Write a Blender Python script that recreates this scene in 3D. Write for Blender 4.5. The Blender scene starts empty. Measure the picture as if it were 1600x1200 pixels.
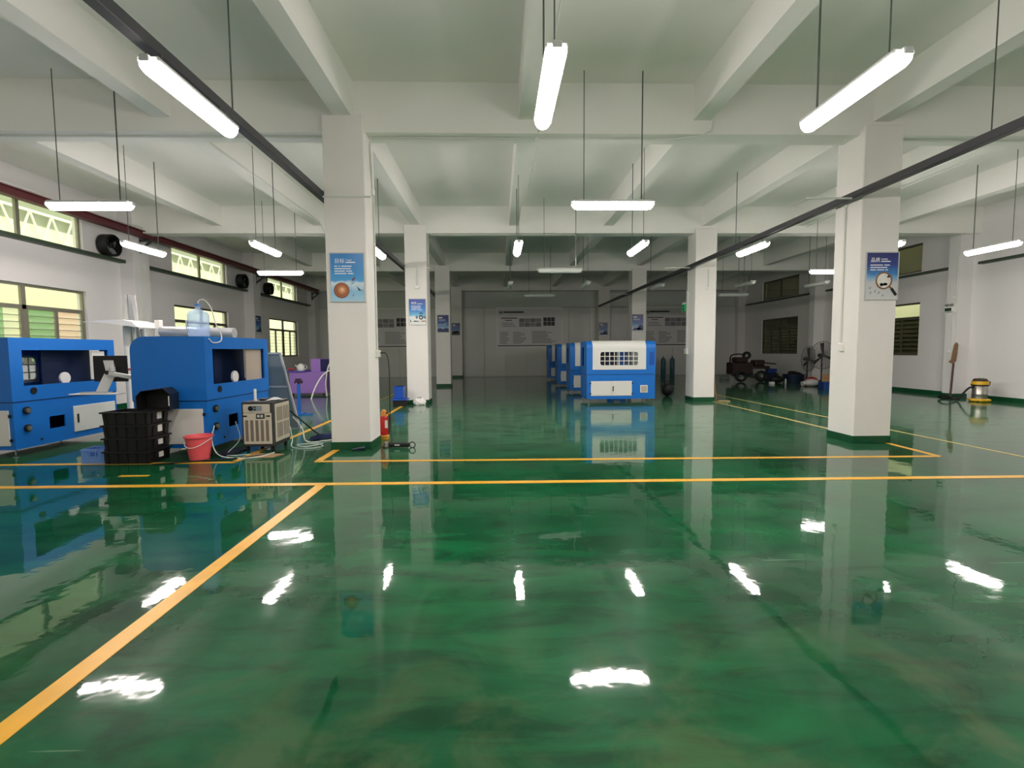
import bpy, bmesh, math, random
from mathutils import Vector, Matrix
random.seed(7)
S = bpy.context.scene
COL = S.collection
PI = math.pi

# ------------------------------------------------------------------ camera
cam_d = bpy.data.cameras.new('camera'); cam = bpy.data.objects.new('camera', cam_d); COL.objects.link(cam)
cam_d.sensor_width = 36.0; cam_d.lens = 774.42 / 1600 * 36.0; cam_d.clip_end = 300
def cam_matrix(pitch, yaw, roll, loc):
    cy, sy, cp, sp, cr, sr = math.cos(yaw), math.sin(yaw), math.cos(pitch), math.sin(pitch), math.cos(roll), math.sin(roll)
    X = Vector((cy, -sy, 0)); Y1 = Vector((sy, cy, 0)); Z = Vector((0, 0, 1))
    Yv = Y1 * cp + Z * sp; Zc = Z * cp - Y1 * sp
    X2 = X * cr + Zc * sr; Z2 = Zc * cr - X * sr
    m = Matrix((X2, Z2, -Yv)).transposed().to_4x4()
    m.translation = Vector(loc); return m
cam.matrix_world = cam_matrix(-0.0687, 0.0279, -0.0068, (0, 0, 1.495))
S.camera = cam

# ------------------------------------------------------------------ world, exposure
W = bpy.data.worlds.new('overcast_sky'); S.world = W; W.use_nodes = True
bgn = W.node_tree.nodes['Background']; bgn.inputs[0].default_value = (0.97, 1.0, 0.95, 1); bgn.inputs[1].default_value = 2.7
S.view_settings.view_transform = 'Standard'; S.view_settings.look = 'None'
S.view_settings.exposure = 0.4; S.view_settings.gamma = 1.0; S.view_settings.use_curve_mapping = False
cy_ = S.cycles
cy_.use_denoising = True; cy_.max_bounces = 10; cy_.diffuse_bounces = 5; cy_.glossy_bounces = 5
cy_.transparent_max_bounces = 16; cy_.transmission_bounces = 6; cy_.caustics_reflective = False; cy_.caustics_refractive = False
cy_.sample_clamp_indirect = 6.0
LAMP = 62.0          # radiance of a lit tube diffuser

# ------------------------------------------------------------------ materials
def lin(h):
    h = h.lstrip('#'); r = []
    for i in (0, 2, 4):
        c = int(h[i:i+2], 16) / 255; r.append(c / 12.92 if c <= .04045 else ((c + .055) / 1.055) ** 2.4)
    return tuple(r) + (1,)
MATS = {}
def mat(name, col, rough=.5, metal=0.0, spec=.5, noise=0.0, nscale=6.0, bump=0.0, bscale=60.0, emit=None, estr=0.0, coat=0.0, alpha=1.0):
    if name in MATS: return MATS[name]
    m = bpy.data.materials.new(name); m.use_nodes = True; MATS[name] = m
    nt = m.node_tree; b = nt.nodes['Principled BSDF']
    c = lin(col) if isinstance(col, str) else tuple(col)[:3] + (1,)
    b.inputs['Base Color'].default_value = c
    b.inputs['Roughness'].default_value = rough; b.inputs['Metallic'].default_value = metal
    b.inputs['Specular IOR Level'].default_value = spec; b.inputs['Coat Weight'].default_value = coat
    b.inputs['Alpha'].default_value = alpha
    tc = nt.nodes.new('ShaderNodeTexCoord')
    if noise > 0:
        n = nt.nodes.new('ShaderNodeTexNoise'); n.inputs['Scale'].default_value = nscale; n.inputs['Detail'].default_value = 5
        nt.links.new(tc.outputs['Object'], n.inputs['Vector'])
        r = nt.nodes.new('ShaderNodeMapRange'); r.inputs[1].default_value = .25; r.inputs[2].default_value = .75
        r.inputs[3].default_value = 1 - noise; r.inputs[4].default_value = 1 + noise
        nt.links.new(n.outputs['Fac'], r.inputs[0])
        x = nt.nodes.new('ShaderNodeMix'); x.data_type = 'RGBA'; x.blend_type = 'MULTIPLY'; x.inputs[0].default_value = 1
        x.inputs[6].default_value = c
        nt.links.new(r.outputs[0], x.inputs[7]); nt.links.new(x.outputs[2], b.inputs['Base Color'])
    if bump > 0:
        n2 = nt.nodes.new('ShaderNodeTexNoise'); n2.inputs['Scale'].default_value = bscale; n2.inputs['Detail'].default_value = 3
        nt.links.new(tc.outputs['Object'], n2.inputs['Vector'])
        bp = nt.nodes.new('ShaderNodeBump'); bp.inputs['Strength'].default_value = bump; bp.inputs['Distance'].default_value = .01
        nt.links.new(n2.outputs['Fac'], bp.inputs['Height']); nt.links.new(bp.outputs[0], b.inputs['Normal'])
    if emit:
        b.inputs['Emission Color'].default_value = lin(emit); b.inputs['Emission Strength'].default_value = estr
    return m

def floor_material():
    m = bpy.data.materials.new('green_epoxy'); m.use_nodes = True; nt = m.node_tree; N = nt.nodes; L = nt.links
    b = N['Principled BSDF']; tc = N.new('ShaderNodeTexCoord')
    def noise(scale, detail, rough=.55, vec=None, dist=0.0):
        n = N.new('ShaderNodeTexNoise'); n.inputs['Scale'].default_value = scale; n.inputs['Detail'].default_value = detail
        n.inputs['Roughness'].default_value = rough; n.inputs['Distortion'].default_value = dist
        L.new(vec if vec else tc.outputs['Object'], n.inputs['Vector']); return n
    def ramp(src, p):
        r = N.new('ShaderNodeValToRGB'); L.new(src, r.inputs[0])
        while len(r.color_ramp.elements) < len(p): r.color_ramp.elements.new(.5)
        for e, (x, c) in zip(r.color_ramp.elements, p): e.position = x; e.color = c
        return r
    def mix(f, a, c, blend='MIX'):
        x = N.new('ShaderNodeMix'); x.data_type = 'RGBA'; x.blend_type = blend
        if isinstance(f, float): x.inputs[0].default_value = f
        else: L.new(f, x.inputs[0])
        for s, v in ((6, a), (7, c)):
            if isinstance(v, tuple): x.inputs[s].default_value = v
            else: L.new(v, x.inputs[s])
        return x.outputs[2]
    g = lambda v: (v, v, v, 1)
    big = noise(.55, 4, .6, dist=.4)
    base = ramp(big.outputs['Fac'], [(.3, FLOOR_A), (.55, FLOOR_B), (.75, FLOOR_C)])
    mp = N.new('ShaderNodeMapping'); mp.inputs['Scale'].default_value = (1.0, 3.2, 1); mp.inputs['Rotation'].default_value = (0, 0, .35)
    L.new(tc.outputs['Object'], mp.inputs['Vector'])
    smear = noise(1.6, 7, .62, mp.outputs[0], .7)
    sm = ramp(smear.outputs['Fac'], [(.36, g(.6)), (.5, g(.95)), (.66, g(1.2))])
    c1 = mix(1.0, base.outputs[0], sm.outputs[0], 'MULTIPLY')
    # worn brownish scuffs near the door end of the hall (y < 3)
    sep = N.new('ShaderNodeSeparateXYZ'); L.new(tc.outputs['Object'], sep.inputs[0])
    mr = N.new('ShaderNodeMapRange'); mr.inputs[1].default_value = 2.9; mr.inputs[2].default_value = 1.5; L.new(sep.outputs[1], mr.inputs[0])
    wear = noise(1.9, 6, .6, dist=.6)
    wr = ramp(wear.outputs['Fac'], [(.47, g(0)), (.62, g(1))])
    ml = N.new('ShaderNodeMath'); ml.operation = 'MULTIPLY'; L.new(mr.outputs[0], ml.inputs[0]); L.new(wr.outputs[0], ml.inputs[1])
    ml2 = N.new('ShaderNodeMath'); ml2.operation = 'MULTIPLY'; ml2.inputs[1].default_value = .42; L.new(ml.outputs[0], ml2.inputs[0])
    c2 = mix(ml2.outputs[0], c1, (.10, .13, .055, 1))
    # dark damp tyre and shoe marks further in
    mp2 = N.new('ShaderNodeMapping'); mp2.inputs['Scale'].default_value = (.9, 2.4, 1); L.new(tc.outputs['Object'], mp2.inputs['Vector'])
    wet = noise(2.1, 8, .7, mp2.outputs[0], 1.2)
    wt = ramp(wet.outputs['Fac'], [(.53, g(0)), (.59, g(1))])
    mr2 = N.new('ShaderNodeMapRange'); mr2.inputs[1].default_value = 6.2; mr2.inputs[2].default_value = 9.5; L.new(sep.outputs[1], mr2.inputs[0])
    m3 = N.new('ShaderNodeMath'); m3.operation = 'MULTIPLY'; L.new(mr2.outputs[0], m3.inputs[0]); L.new(wt.outputs[0], m3.inputs[1])
    m4 = N.new('ShaderNodeMath'); m4.operation = 'MULTIPLY'; m4.inputs[1].default_value = .75; L.new(m3.outputs[0], m4.inputs[0])
    c3 = c2
    # hair-line scratches
    mp3 = N.new('ShaderNodeMapping'); mp3.inputs['Rotation'].default_value = (0, 0, .75); mp3.inputs['Scale'].default_value = (.5, 14, 1)
    L.new(tc.outputs['Object'], mp3.inputs['Vector'])
    sc = noise(1.3, 2, .5, mp3.outputs[0]); sr_ = ramp(sc.outputs['Fac'], [(.765, g(0)), (.78, g(.35))])
    c4 = mix(sr_.outputs[0], c3, (.3, .42, .3, 1))
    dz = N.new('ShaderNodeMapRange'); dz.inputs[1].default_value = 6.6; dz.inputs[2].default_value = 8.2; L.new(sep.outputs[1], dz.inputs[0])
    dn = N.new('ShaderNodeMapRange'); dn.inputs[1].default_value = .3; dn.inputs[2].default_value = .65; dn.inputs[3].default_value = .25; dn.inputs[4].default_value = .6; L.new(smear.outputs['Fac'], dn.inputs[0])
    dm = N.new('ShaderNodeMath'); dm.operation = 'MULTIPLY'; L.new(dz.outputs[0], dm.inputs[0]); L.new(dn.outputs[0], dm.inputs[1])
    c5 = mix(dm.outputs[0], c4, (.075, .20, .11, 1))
    c6 = mix(m4.outputs[0], c5, (.008, .03, .018, 1))
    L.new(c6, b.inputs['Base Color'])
    rr = N.new('ShaderNodeMapRange'); rr.inputs[1].default_value = .3; rr.inputs[2].default_value = .75
    rr.inputs[3].default_value = FLOOR_R0; rr.inputs[4].default_value = FLOOR_R1
    L.new(smear.outputs['Fac'], rr.inputs[0])
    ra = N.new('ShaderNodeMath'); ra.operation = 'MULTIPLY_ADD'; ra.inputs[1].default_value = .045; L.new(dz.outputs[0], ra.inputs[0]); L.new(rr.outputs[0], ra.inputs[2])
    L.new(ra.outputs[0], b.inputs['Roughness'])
    b.inputs['IOR'].default_value = 1.55; b.inputs['Coat Weight'].default_value = .12; b.inputs['Coat Roughness'].default_value = .3
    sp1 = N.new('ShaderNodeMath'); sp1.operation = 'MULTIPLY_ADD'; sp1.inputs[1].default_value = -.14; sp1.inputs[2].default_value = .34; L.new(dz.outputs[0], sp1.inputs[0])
    sp2 = N.new('ShaderNodeMath'); sp2.operation = 'MULTIPLY_ADD'; sp2.inputs[1].default_value = -.9; sp2.inputs[2].default_value = 1.0; L.new(m4.outputs[0], sp2.inputs[0])
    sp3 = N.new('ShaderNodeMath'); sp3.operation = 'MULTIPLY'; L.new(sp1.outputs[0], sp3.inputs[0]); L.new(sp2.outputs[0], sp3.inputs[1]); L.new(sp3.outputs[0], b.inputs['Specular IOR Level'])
    nb = noise(3.5, 3, .5); nb2 = noise(1.1, 2, .5)
    bp = N.new('ShaderNodeBump'); bp.inputs['Strength'].default_value = .03; bp.inputs['Distance'].default_value = .05
    ad = N.new('ShaderNodeMath'); ad.operation = 'ADD'; L.new(nb.outputs['Fac'], ad.inputs[0]); L.new(nb2.outputs['Fac'], ad.inputs[1])
    L.new(ad.outputs[0], bp.inputs['Height']); L.new(bp.outputs[0], b.inputs['Normal'])
    return m
FLOOR_A = (.002, .046, .017, 1); FLOOR_B = (.002, .092, .029, 1); FLOOR_C = (.009, .115, .043, 1); FLOOR_R0 = .015; FLOOR_R1 = .06

def glass_material(name, tint, clear, haze=0.0, rough=.05):
    """thin pane: part clear, part scattering dust, a little reflection"""
    m = bpy.data.materials.new(name); m.use_nodes = True; nt = m.node_tree; N = nt.nodes; L = nt.links
    for n in list(N):
        if n.type == 'BSDF_PRINCIPLED': N.remove(n)
    out = [n for n in N if n.type == 'OUTPUT_MATERIAL'][0]
    tr = N.new('ShaderNodeBsdfTransparent'); tr.inputs[0].default_value = tint
    tl = N.new('ShaderNodeBsdfTranslucent'); tl.inputs[0].default_value = tint
    gl = N.new('ShaderNodeBsdfGlossy'); gl.inputs['Roughness'].default_value = rough
    a = N.new('ShaderNodeMixShader'); a.inputs[0].default_value = 1 - clear; L.new(tr.outputs[0], a.inputs[1]); L.new(tl.outputs[0], a.inputs[2])
    lw = N.new('ShaderNodeLayerWeight'); lw.inputs[0].default_value = .5
    pw = N.new('ShaderNodeMath'); pw.operation = 'POWER'; pw.inputs[1].default_value = 4.0; L.new(lw.outputs['Facing'], pw.inputs[0])
    fr = N.new('ShaderNodeMath'); fr.operation = 'MULTIPLY_ADD'; fr.inputs[1].default_value = .5; fr.inputs[2].default_value = .035; L.new(pw.outputs[0], fr.inputs[0])
    c = N.new('ShaderNodeMixShader'); L.new(fr.outputs[0], c.inputs[0]); L.new(a.outputs[0], c.inputs[1]); L.new(gl.outputs[0], c.inputs[2])
    L.new(c.outputs[0], out.inputs[0]); MATS[name] = m
    return m

M = dict(
    wall=mat('wall_paint', '#e6e4e4', .65, noise=.03, nscale=.7, bump=.12, bscale=40),
    ceil=mat('ceiling_paint', '#efefea', .75, noise=.04, nscale=.5),
    column=mat('column_paint', '#eeebe7', .6, noise=.03, nscale=1.5, bump=.1, bscale=50),
    skirt=mat('skirting_green', (.004, .075, .028), .35, noise=.12, nscale=8),
    panel=mat('sandwich_panel', '#e2e2df', .34, noise=.04, nscale=.8),
    upper=mat('upper_wall_paint', '#d0d6d0', .6, noise=.04, nscale=.8),
    yellow=mat('line_yellow', '#e0a726', .35, noise=.12, nscale=5),
    faded=mat('line_faded_yellow', '#b9a765', .4, noise=.2, nscale=5),
    alum=mat('window_aluminium', '#8a8878', .4, metal=.3),
    alum_d=mat('window_dark_aluminium', '#5b5848', .45, metal=.3),
    ledge=mat('ledge_green', '#3b4a3c', .5),
    red_rail=mat('oxide_red_steel', '#5d2a2e', .5, noise=.1, nscale=4),
    dark_rail=mat('dark_steel', '#3c3c40', .45, metal=.2),
    white=mat('white_plastic', '#ecebe6', .4),
    conduit=mat('conduit_white', '#d9dcd6', .45),
    wire=mat('wire_grey', '#4c534c', .6),
    black=mat('black_plastic', '#151414', .45, noise=.15, nscale=9),
    rubber=mat('rubber_black', '#0e0e10', .6),
    blue=mat('machine_blue', '#1270cc', .38, noise=.03, nscale=2),
    pwhite=mat('powder_white', '#dfe0dc', .42),
    dark_in=mat('machine_inside', '#1a2b4c', .5),
    steel=mat('brushed_steel', '#b9b6ae', .28, metal=.9, noise=.06, nscale=14),
    chrome=mat('chrome', '#c8c8c8', .15, metal=1),
    grey=mat('grey_paint', '#84888a', .5),
    lgrey=mat('light_grey', '#c3c6c4', .5),
)
M['pane'] = glass_material('window_glass', (.98, .99, .90, 1), .95)
M['louver'] = glass_material('louver_glass', (.93, .94, .86, 1), .85)
M['pane_dark'] = glass_material('dusty_dark_glass', (.22, .22, .18, 1), .8)
M['louver_dark'] = glass_material('dusty_dark_louver', (.24, .24, .18, 1), .6)
M['clear'] = glass_material('clear_acrylic', (.86, .9, .9, 1), .9)
M['bottle'] = glass_material('bottle_blue_plastic', (.78, .87, .97, 1), .6, rough=.1)
M['lit'] = mat('lit_diffuser', '#ffffff', .4, emit='#fff3ee', estr=LAMP)
M['unlit'] = mat('unlit_diffuser', '#e9ebe8', .35)

# ------------------------------------------------------------------ mesh helpers
class MB:
    def __init__(s): s.v = []; s.f = []; s.mi = []; s.cur = 0
    def add(s, vs, fs):
        n = len(s.v); s.v += [tuple(v) for v in vs]
        for f in fs: s.f.append(tuple(i + n for i in f)); s.mi.append(s.cur)
        return s
    def m(s, i): s.cur = i; return s
    def box(s, x0, x1, y0, y1, z0, z1):
        vs = [(x, y, z) for z in (z0, z1) for y in (y0, y1) for x in (x0, x1)]
        return s.add(vs, [(0, 2, 3, 1), (4, 5, 7, 6), (0, 1, 5, 4), (2, 6, 7, 3), (0, 4, 6, 2), (1, 3, 7, 5)])
    def cbox(s, c, d): return s.box(c[0]-d[0]/2, c[0]+d[0]/2, c[1]-d[1]/2, c[1]+d[1]/2, c[2]-d[2]/2, c[2]+d[2]/2)
    def bar(s, p0, p1, w, h, up=(0, 0, 1)):
        p0, p1 = Vector(p0), Vector(p1); d = (p1 - p0).normalized(); u = Vector(up)
        if abs(d.dot(u)) > .98: u = Vector((0, 1, 0))
        r = d.cross(u).normalized() * (w / 2); u = r.cross(d).normalized() * (h / 2)
        vs = [p + a * r + b * u for p in (p0, p1) for a, b in ((-1, -1), (1, -1), (1, 1), (-1, 1))]
        return s.add(vs, [(0, 1, 2, 3), (7, 6, 5, 4), (0, 4, 5, 1), (1, 5, 6, 2), (2, 6, 7, 3), (3, 7, 4, 0)])
    def cyl(s, p0, p1, r0, r1=None, n=12, caps=True):
        r1 = r0 if r1 is None else r1
        p0, p1 = Vector(p0), Vector(p1); d = (p1 - p0).normalized()
        a = d.orthogonal().normalized(); b = d.cross(a)
        vs = [p + (a * math.cos(t) + b * math.sin(t)) * r for p, r in ((p0, r0), (p1, r1)) for t in [2 * PI * i / n for i in range(n)]]
        fs = [(i, (i + 1) % n, n + (i + 1) % n, n + i) for i in range(n)]
        if caps: fs += [tuple(range(n))[::-1], tuple(range(n, 2 * n))]
        return s.add(vs, fs)
    def tube(s, pts, r, n=8):
        pts = [Vector(p) for p in pts]; k = len(pts); vs = []; a = None
        for i, p in enumerate(pts):
            d = (pts[min(i + 1, k - 1)] - pts[max(i - 1, 0)]).normalized()
            if a is None: a = d.orthogonal().normalized()
            a = (a - d * a.dot(d)).normalized(); b = d.cross(a)
            vs += [p + (a * math.cos(2 * PI * j / n) + b * math.sin(2 * PI * j / n)) * r for j in range(n)]
        fs = [(i * n + j, i * n + (j + 1) % n, (i + 1) * n + (j + 1) % n, (i + 1) * n + j) for i in range(k - 1) for j in range(n)]
        fs += [tuple(range(n))[::-1], tuple(range((k - 1) * n, k * n))]
        return s.add(vs, fs)
    def lathe(s, prof, c=(0, 0, 0), n=20, axis='z'):
        vs = []; k = len(prof)
        for r, z in prof:
            for j in range(n):
                t = 2 * PI * j / n; x, y = r * math.cos(t), r * math.sin(t)
                p = (x, y, z) if axis == 'z' else ((x, z, y) if axis == 'y' else (z, x, y))
                vs.append((p[0] + c[0], p[1] + c[1], p[2] + c[2]))
        fs = [(i * n + j, i * n + (j + 1) % n, (i + 1) * n + (j + 1) % n, (i + 1) * n + j) for i in range(k - 1) for j in range(n)]
        if prof[0][0] > 1e-6: fs.append(tuple(range(n))[::-1])
        if prof[-1][0] > 1e-6: fs.append(tuple(range((k - 1) * n, k * n)))
        return s.add(vs, fs)
    def ring(s, c, R, r, n=28, m=8, axis='y'):
        vs = []
        for i in range(n):
            t = 2 * PI * i / n
            for j in range(m):
                q = 2 * PI * j / m; a = R + r * math.cos(q); h = r * math.sin(q); x, y = a * math.cos(t), a * math.sin(t)
                p = {'y': (x, h, y), 'z': (x, y, h), 'x': (h, x, y)}[axis]
                vs.append((p[0] + c[0], p[1] + c[1], p[2] + c[2]))
        return s.add(vs, [(i * m + j, i * m + (j + 1) % m, ((i + 1) % n) * m + (j + 1) % m, ((i + 1) % n) * m + j) for i in range(n) for j in range(m)])
    def prism(s, poly, a0, a1, axis='y'):
        k = len(poly)
        P = lambda p, a: {'y': (p[0], a, p[1]), 'x': (a, p[0], p[1]), 'z': (p[0], p[1], a)}[axis]
        vs = [P(p, a0) for p in poly] + [P(p, a1) for p in poly]
        fs = [(i, (i + 1) % k, k + (i + 1) % k, k + i) for i in range(k)] + [tuple(range(k))[::-1], tuple(range(k, 2 * k))]
        return s.add(vs, fs)
    def sphere(s, c, r, n=14, m=8, sc=(1, 1, 1)):
        prof = [(r * math.sin(PI * i / m), -r * math.cos(PI * i / m)) for i in range(m + 1)]
        prof[0] = (1e-4, prof[0][1]); prof[-1] = (1e-4, prof[-1][1])
        k = len(s.v); s.lathe(prof, (0, 0, 0), n)
        for i in range(k, len(s.v)):
            x, y, z = s.v[i]; s.v[i] = (c[0] + x * sc[0], c[1] + y * sc[1], c[2] + z * sc[2])
        return s
    def build(s, name, mats, parent=None, bevel=0.0, smooth=False, seg=1):
        me = bpy.data.meshes.new(name); me.from_pydata(s.v, [], s.f)
        mats = mats if isinstance(mats, (list, tuple)) else [mats]
        for x in mats: me.materials.append(x)
        me.polygons.foreach_set('material_index', s.mi)
        bm = bmesh.new(); bm.from_mesh(me)
        bmesh.ops.recalc_face_normals(bm, faces=bm.faces)
        if bevel > 0:
            es = [e for e in bm.edges if len(e.link_faces) == 2 and e.calc_face_angle(0) > .5]
            bmesh.ops.bevel(bm, geom=es, offset=bevel, segments=seg, affect='EDGES', clamp_overlap=True)
        bm.to_mesh(me); bm.free()
        if smooth: me.polygons.foreach_set('use_smooth', [True] * len(me.polygons)); me.set_sharp_from_angle(angle=.6)
        me.update()
        o = bpy.data.objects.new(name, me); COL.objects.link(o)
        if parent: o.parent = parent
        return o
def tag(o, label=None, cat=None, group=None, kind=None):
    if label: o['label'] = label
    if cat: o['category'] = cat
    if group: o['group'] = group
    if kind: o['kind'] = kind
    return o
def thing(name, label, cat, loc=(0, 0, 0), rz=0.0, group=None):
    o = bpy.data.objects.new(name, None); COL.objects.link(o); o.empty_display_size = .1
    o.location = loc; o.rotation_euler = (0, 0, rz)
    return tag(o, label, cat, group)
def structure(name, label=None):
    o = bpy.data.objects.new(name, None); COL.objects.link(o); o['kind'] = 'structure'
    if label: o['label'] = label
    return o
def copy_tree(o, parent=None):
    c = o.copy(); COL.objects.link(c); c.parent = parent
    for ch in o.children: copy_tree(ch, c)
    return c
def share(o, parent, loc):
    c = o.copy(); COL.objects.link(c); c.parent = parent; c.location = loc; return c
def text_mesh(body, size, name, m, parent, loc, rot=(PI/2, 0, 0), thick=.001):
    cu = bpy.data.curves.new('t', 'FONT'); cu.body = body; cu.size = size; cu.extrude = thick; cu.resolution_u = 2
    t = bpy.data.objects.new('t', cu); COL.objects.link(t)
    dg = bpy.context.evaluated_depsgraph_get()
    me = bpy.data.meshes.new_from_object(t.evaluated_get(dg)); bpy.data.objects.remove(t); bpy.data.curves.remove(cu)
    me.name = name; me.materials.clear(); me.materials.append(m)
    o = bpy.data.objects.new(name, me); COL.objects.link(o); o.parent = parent; o.location = loc; o.rotation_euler = rot
    return o
def bez(pts, k=8):
    """Catmull-Rom through pts"""
    P = [Vector(p) for p in pts]; P = [P[0] * 2 - P[1]] + P + [P[-1] * 2 - P[-2]]; out = []
    for i in range(1, len(P) - 2):
        for j in range(k):
            t = j / k; a, b, c, d = P[i-1], P[i], P[i+1], P[i+2]
            out.append(.5 * ((2*b) + (c-a)*t + (2*a-5*b+4*c-d)*t*t + (3*b-a-3*c+d)*t*t*t))
    out.append(P[-2]); return out

# ------------------------------------------------------------------ the hall: measures in metres
XL, XR, YF, YB = -10.2, 13.8, -8.0, 27.8        # wall faces
ZS, ZG, ZN = 5.45, 4.72, 4.92                    # slab, girder underside, joist underside
ROWS = [7.53, 13.88, 20.45, 27.15]               # column fronts
CW = .6; CXL, CXR = -2.54, 5.54
BAYS = [9.57, 16.07, 22.6]                       # window bays, 3.15 wide

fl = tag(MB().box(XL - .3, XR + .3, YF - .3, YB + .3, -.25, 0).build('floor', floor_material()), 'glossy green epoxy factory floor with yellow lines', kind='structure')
ceiling = tag(MB().box(XL - .3, XR + .3, YF - .3, YB + .3, ZS, ZS + .2).build('ceiling', M['ceil']), 'white concrete ceiling slab with deep beams', kind='structure')
for y in ROWS:
    MB().box(XL, XR, y + .1, y + .48, ZG, ZS).build('girder', M['ceil'], ceiling)
JX = [-7.6, -4.88, -2.24, .47, 3.1, 5.87, 8.5, 11.15]
spans = [(YF, ROWS[0] + .1)] + [(ROWS[i] + .48, ROWS[i + 1] + .1) for i in range(3)]
for a, b in spans:
    for x in JX:
        MB().box(x - .13, x + .13, a, b, ZN, ZS).build('joist', M['ceil'], ceiling)

def line(p0, p1, w=.085, m='yellow'):
    MB().bar((p0[0], p0[1], .0015), (p1[0], p1[1], .0015), w, .003).build('floor_line', M[m], fl)
line((-9.5, 5.65), (13.6, 5.35), .1)                                  # long cross line
line((-1.93, -6), (-1.99, 5.52), .11)                                 # line that runs toward the camera
line((-2.5, 6.72), (6.03, 6.545)); line((-2.46, 6.73), (-2.46, 7.5), .1); line((-2.6, 8.2), (-2.6, 13.6)); line((-2.6, 14.5), (-2.6, 20.3), .07, 'faded')
line((-9.0, 6.76), (-3.56, 6.73)); line((-3.6, 6.73), (-3.6, 13.0)); line((-3.6, 13.0), (-3.6, 24.0), .07, 'faded'); line((6.03, 6.54), (6.08, 7.5)); line((6.1, 8.15), (6.08, 13.8), .07, 'faded')
line((7.12, 5.9), (7.0, 24), .06, 'faded'); line((-4.6, 6.05), (-4.25, 6.05), .06)

# columns
def column(x, y, ztop, label, base_z=.115):
    c = structure('column', label); c.location = (x, y, 0)
    MB().box(0, CW, 0, CW, 0, ztop).build('shaft', M['column'], c, bevel=.012)
    MB().box(-.008, CW + .008, -.008, CW + .008, 0, base_z).build('skirting', M['skirt'], c, bevel=.004)
    return c
names = ['nearest', 'second', 'third', 'farthest']
for i, y in enumerate(ROWS):
    column(CXL, y, 4.93, 'white square column, %s of the left row, green painted foot' % names[i])
    column(CXR, y, 4.83, 'white square column, %s of the right row, green painted foot' % names[i])

# walls with window openings
def wall_x(name, X, out, y0, y1, z0, z1, holes, m, label):
    ys = sorted({y0, y1} | {h[0] for h in holes} | {h[1] for h in holes}); zs = sorted({z0, z1} | {h[2] for h in holes} | {h[3] for h in holes})
    b = MB()
    def solid(a, c): return not any(h[0] <= a < h[1] and h[2] <= c < h[3] for h in holes)
    for i in range(len(ys) - 1):
        for j in range(len(zs) - 1):
            if solid(ys[i] + 1e-4, zs[j] + 1e-4):
                for xx in (X, X + out): b.add([(xx, ys[i], zs[j]), (xx, ys[i+1], zs[j]), (xx, ys[i+1], zs[j+1]), (xx, ys[i], zs[j+1])], [(0, 1, 2, 3)])
    for h in holes + [(y0, y1, z0, z1)]:
        a, c, d, e = h
        for p, q in (((a, d), (c, d)), ((c, d), (c, e)), ((c, e), (a, e)), ((a, e), (a, d))):
            b.add([(X, p[0], p[1]), (X, q[0], q[1]), (X + out, q[0], q[1]), (X + out, p[0], p[1])], [(0, 1, 2, 3)])
    me = b.build(name, m); return tag(me, label, kind='structure')
LOW = (1.25, 3.0); UP = (4.0, 4.85)
hl = [(y, y + 3.15) + LOW for y in BAYS] + [(y, y + 3.15) + UP for y in BAYS]
wl = wall_x('wall_left', XL, -.24, YF, YB + .3, 0, ZS, hl, M['wall'], 'white plastered wall with tall louvred windows behind the left machines')
RB = [15.95, 22.55]
hr = [(y, y + 3.15) + (1.22, 2.96) for y in RB] + [(y, y + 3.15) + (3.95, 4.88) for y in RB]
wr = wall_x('wall_right', XR, .24, YF, YB + .3, 0, ZS, hr, M['wall'], 'white wall behind the vacuum cleaner, green skirting')
tag(MB().box(XL, XR, YF - .3, YF, 0, ZS).build('wall_front', M['wall']), 'white end wall behind the viewer', kind='structure')
for y in ROWS:
    MB().box(XL, XL + .38, y, y + CW, 0, ZS).build('pilaster', M['wall'], wl)
    MB().box(XR - .41, XR, y + .3, y + .66, 0, ZS).build('pilaster', M['wall'], wr)
ys = [YF] + [v for y in ROWS for v in (y, y + CW)]
for i in range(0, len(ys), 2):
    e = ys[i + 1] if i + 1 < len(ys) else YB
    MB().box(XL, XL + .17, ys[i], e, 3.9, 3.985).build('ledge', M['ledge'], wl)
    MB().box(XR - .17, XR, ys[i], e, 3.83, 3.9).build('ledge', M['ledge'], wr)
    if i: pass
    tag(MB().box(XL, XL + .02, ys[i], e, 0, .12).build('baseboard_left', M['skirt']), kind='structure')
    tag(MB().box(XR - .02, XR, ys[i], e, 0, .12).build('baseboard_right', M['skirt']), kind='structure')
for y in ROWS:
    tag(MB().box(XR - .43, XR, y + .285, y + .675, 0, .12).build('baseboard_right', M['skirt']), kind='structure')
    tag(MB().box(XL, XL + .4, y - .012, y + CW + .012, 0, .12).build('baseboard_left', M['skirt']), kind='structure')

# back wall: painted upper wall on top of metal sandwich panels with visible joints
wb = tag(MB().box(XL, XR, YB + .06, YB + .3, 0, ZS).build('wall_back', M['upper']), 'grey back wall of upright metal panels below painted wall', kind='structure')
x = XL + .02; pm = None
while x < XR - .05:
    w = min(1.17, XR - x - .02)
    if abs(w - 1.17) < 1e-6 and pm: share(pm, wb, (x, 0, 0))
    else:
        o = MB().box(0, w, YB, YB + .06, .02, 3.82).build('wall_panel', M['panel'], wb, bevel=.006); o.location = (x, 0, 0)
        if not pm: pm = o
    x += 1.18
MB().box(XL, XR, YB - .02, YB + .06, 3.82, 3.88).build('cap_rail', M['lgrey'], wb)
MB().box(XL, XR, YB - .02, YB, 0, .05).build('floor_channel', M['lgrey'], wb)

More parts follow.
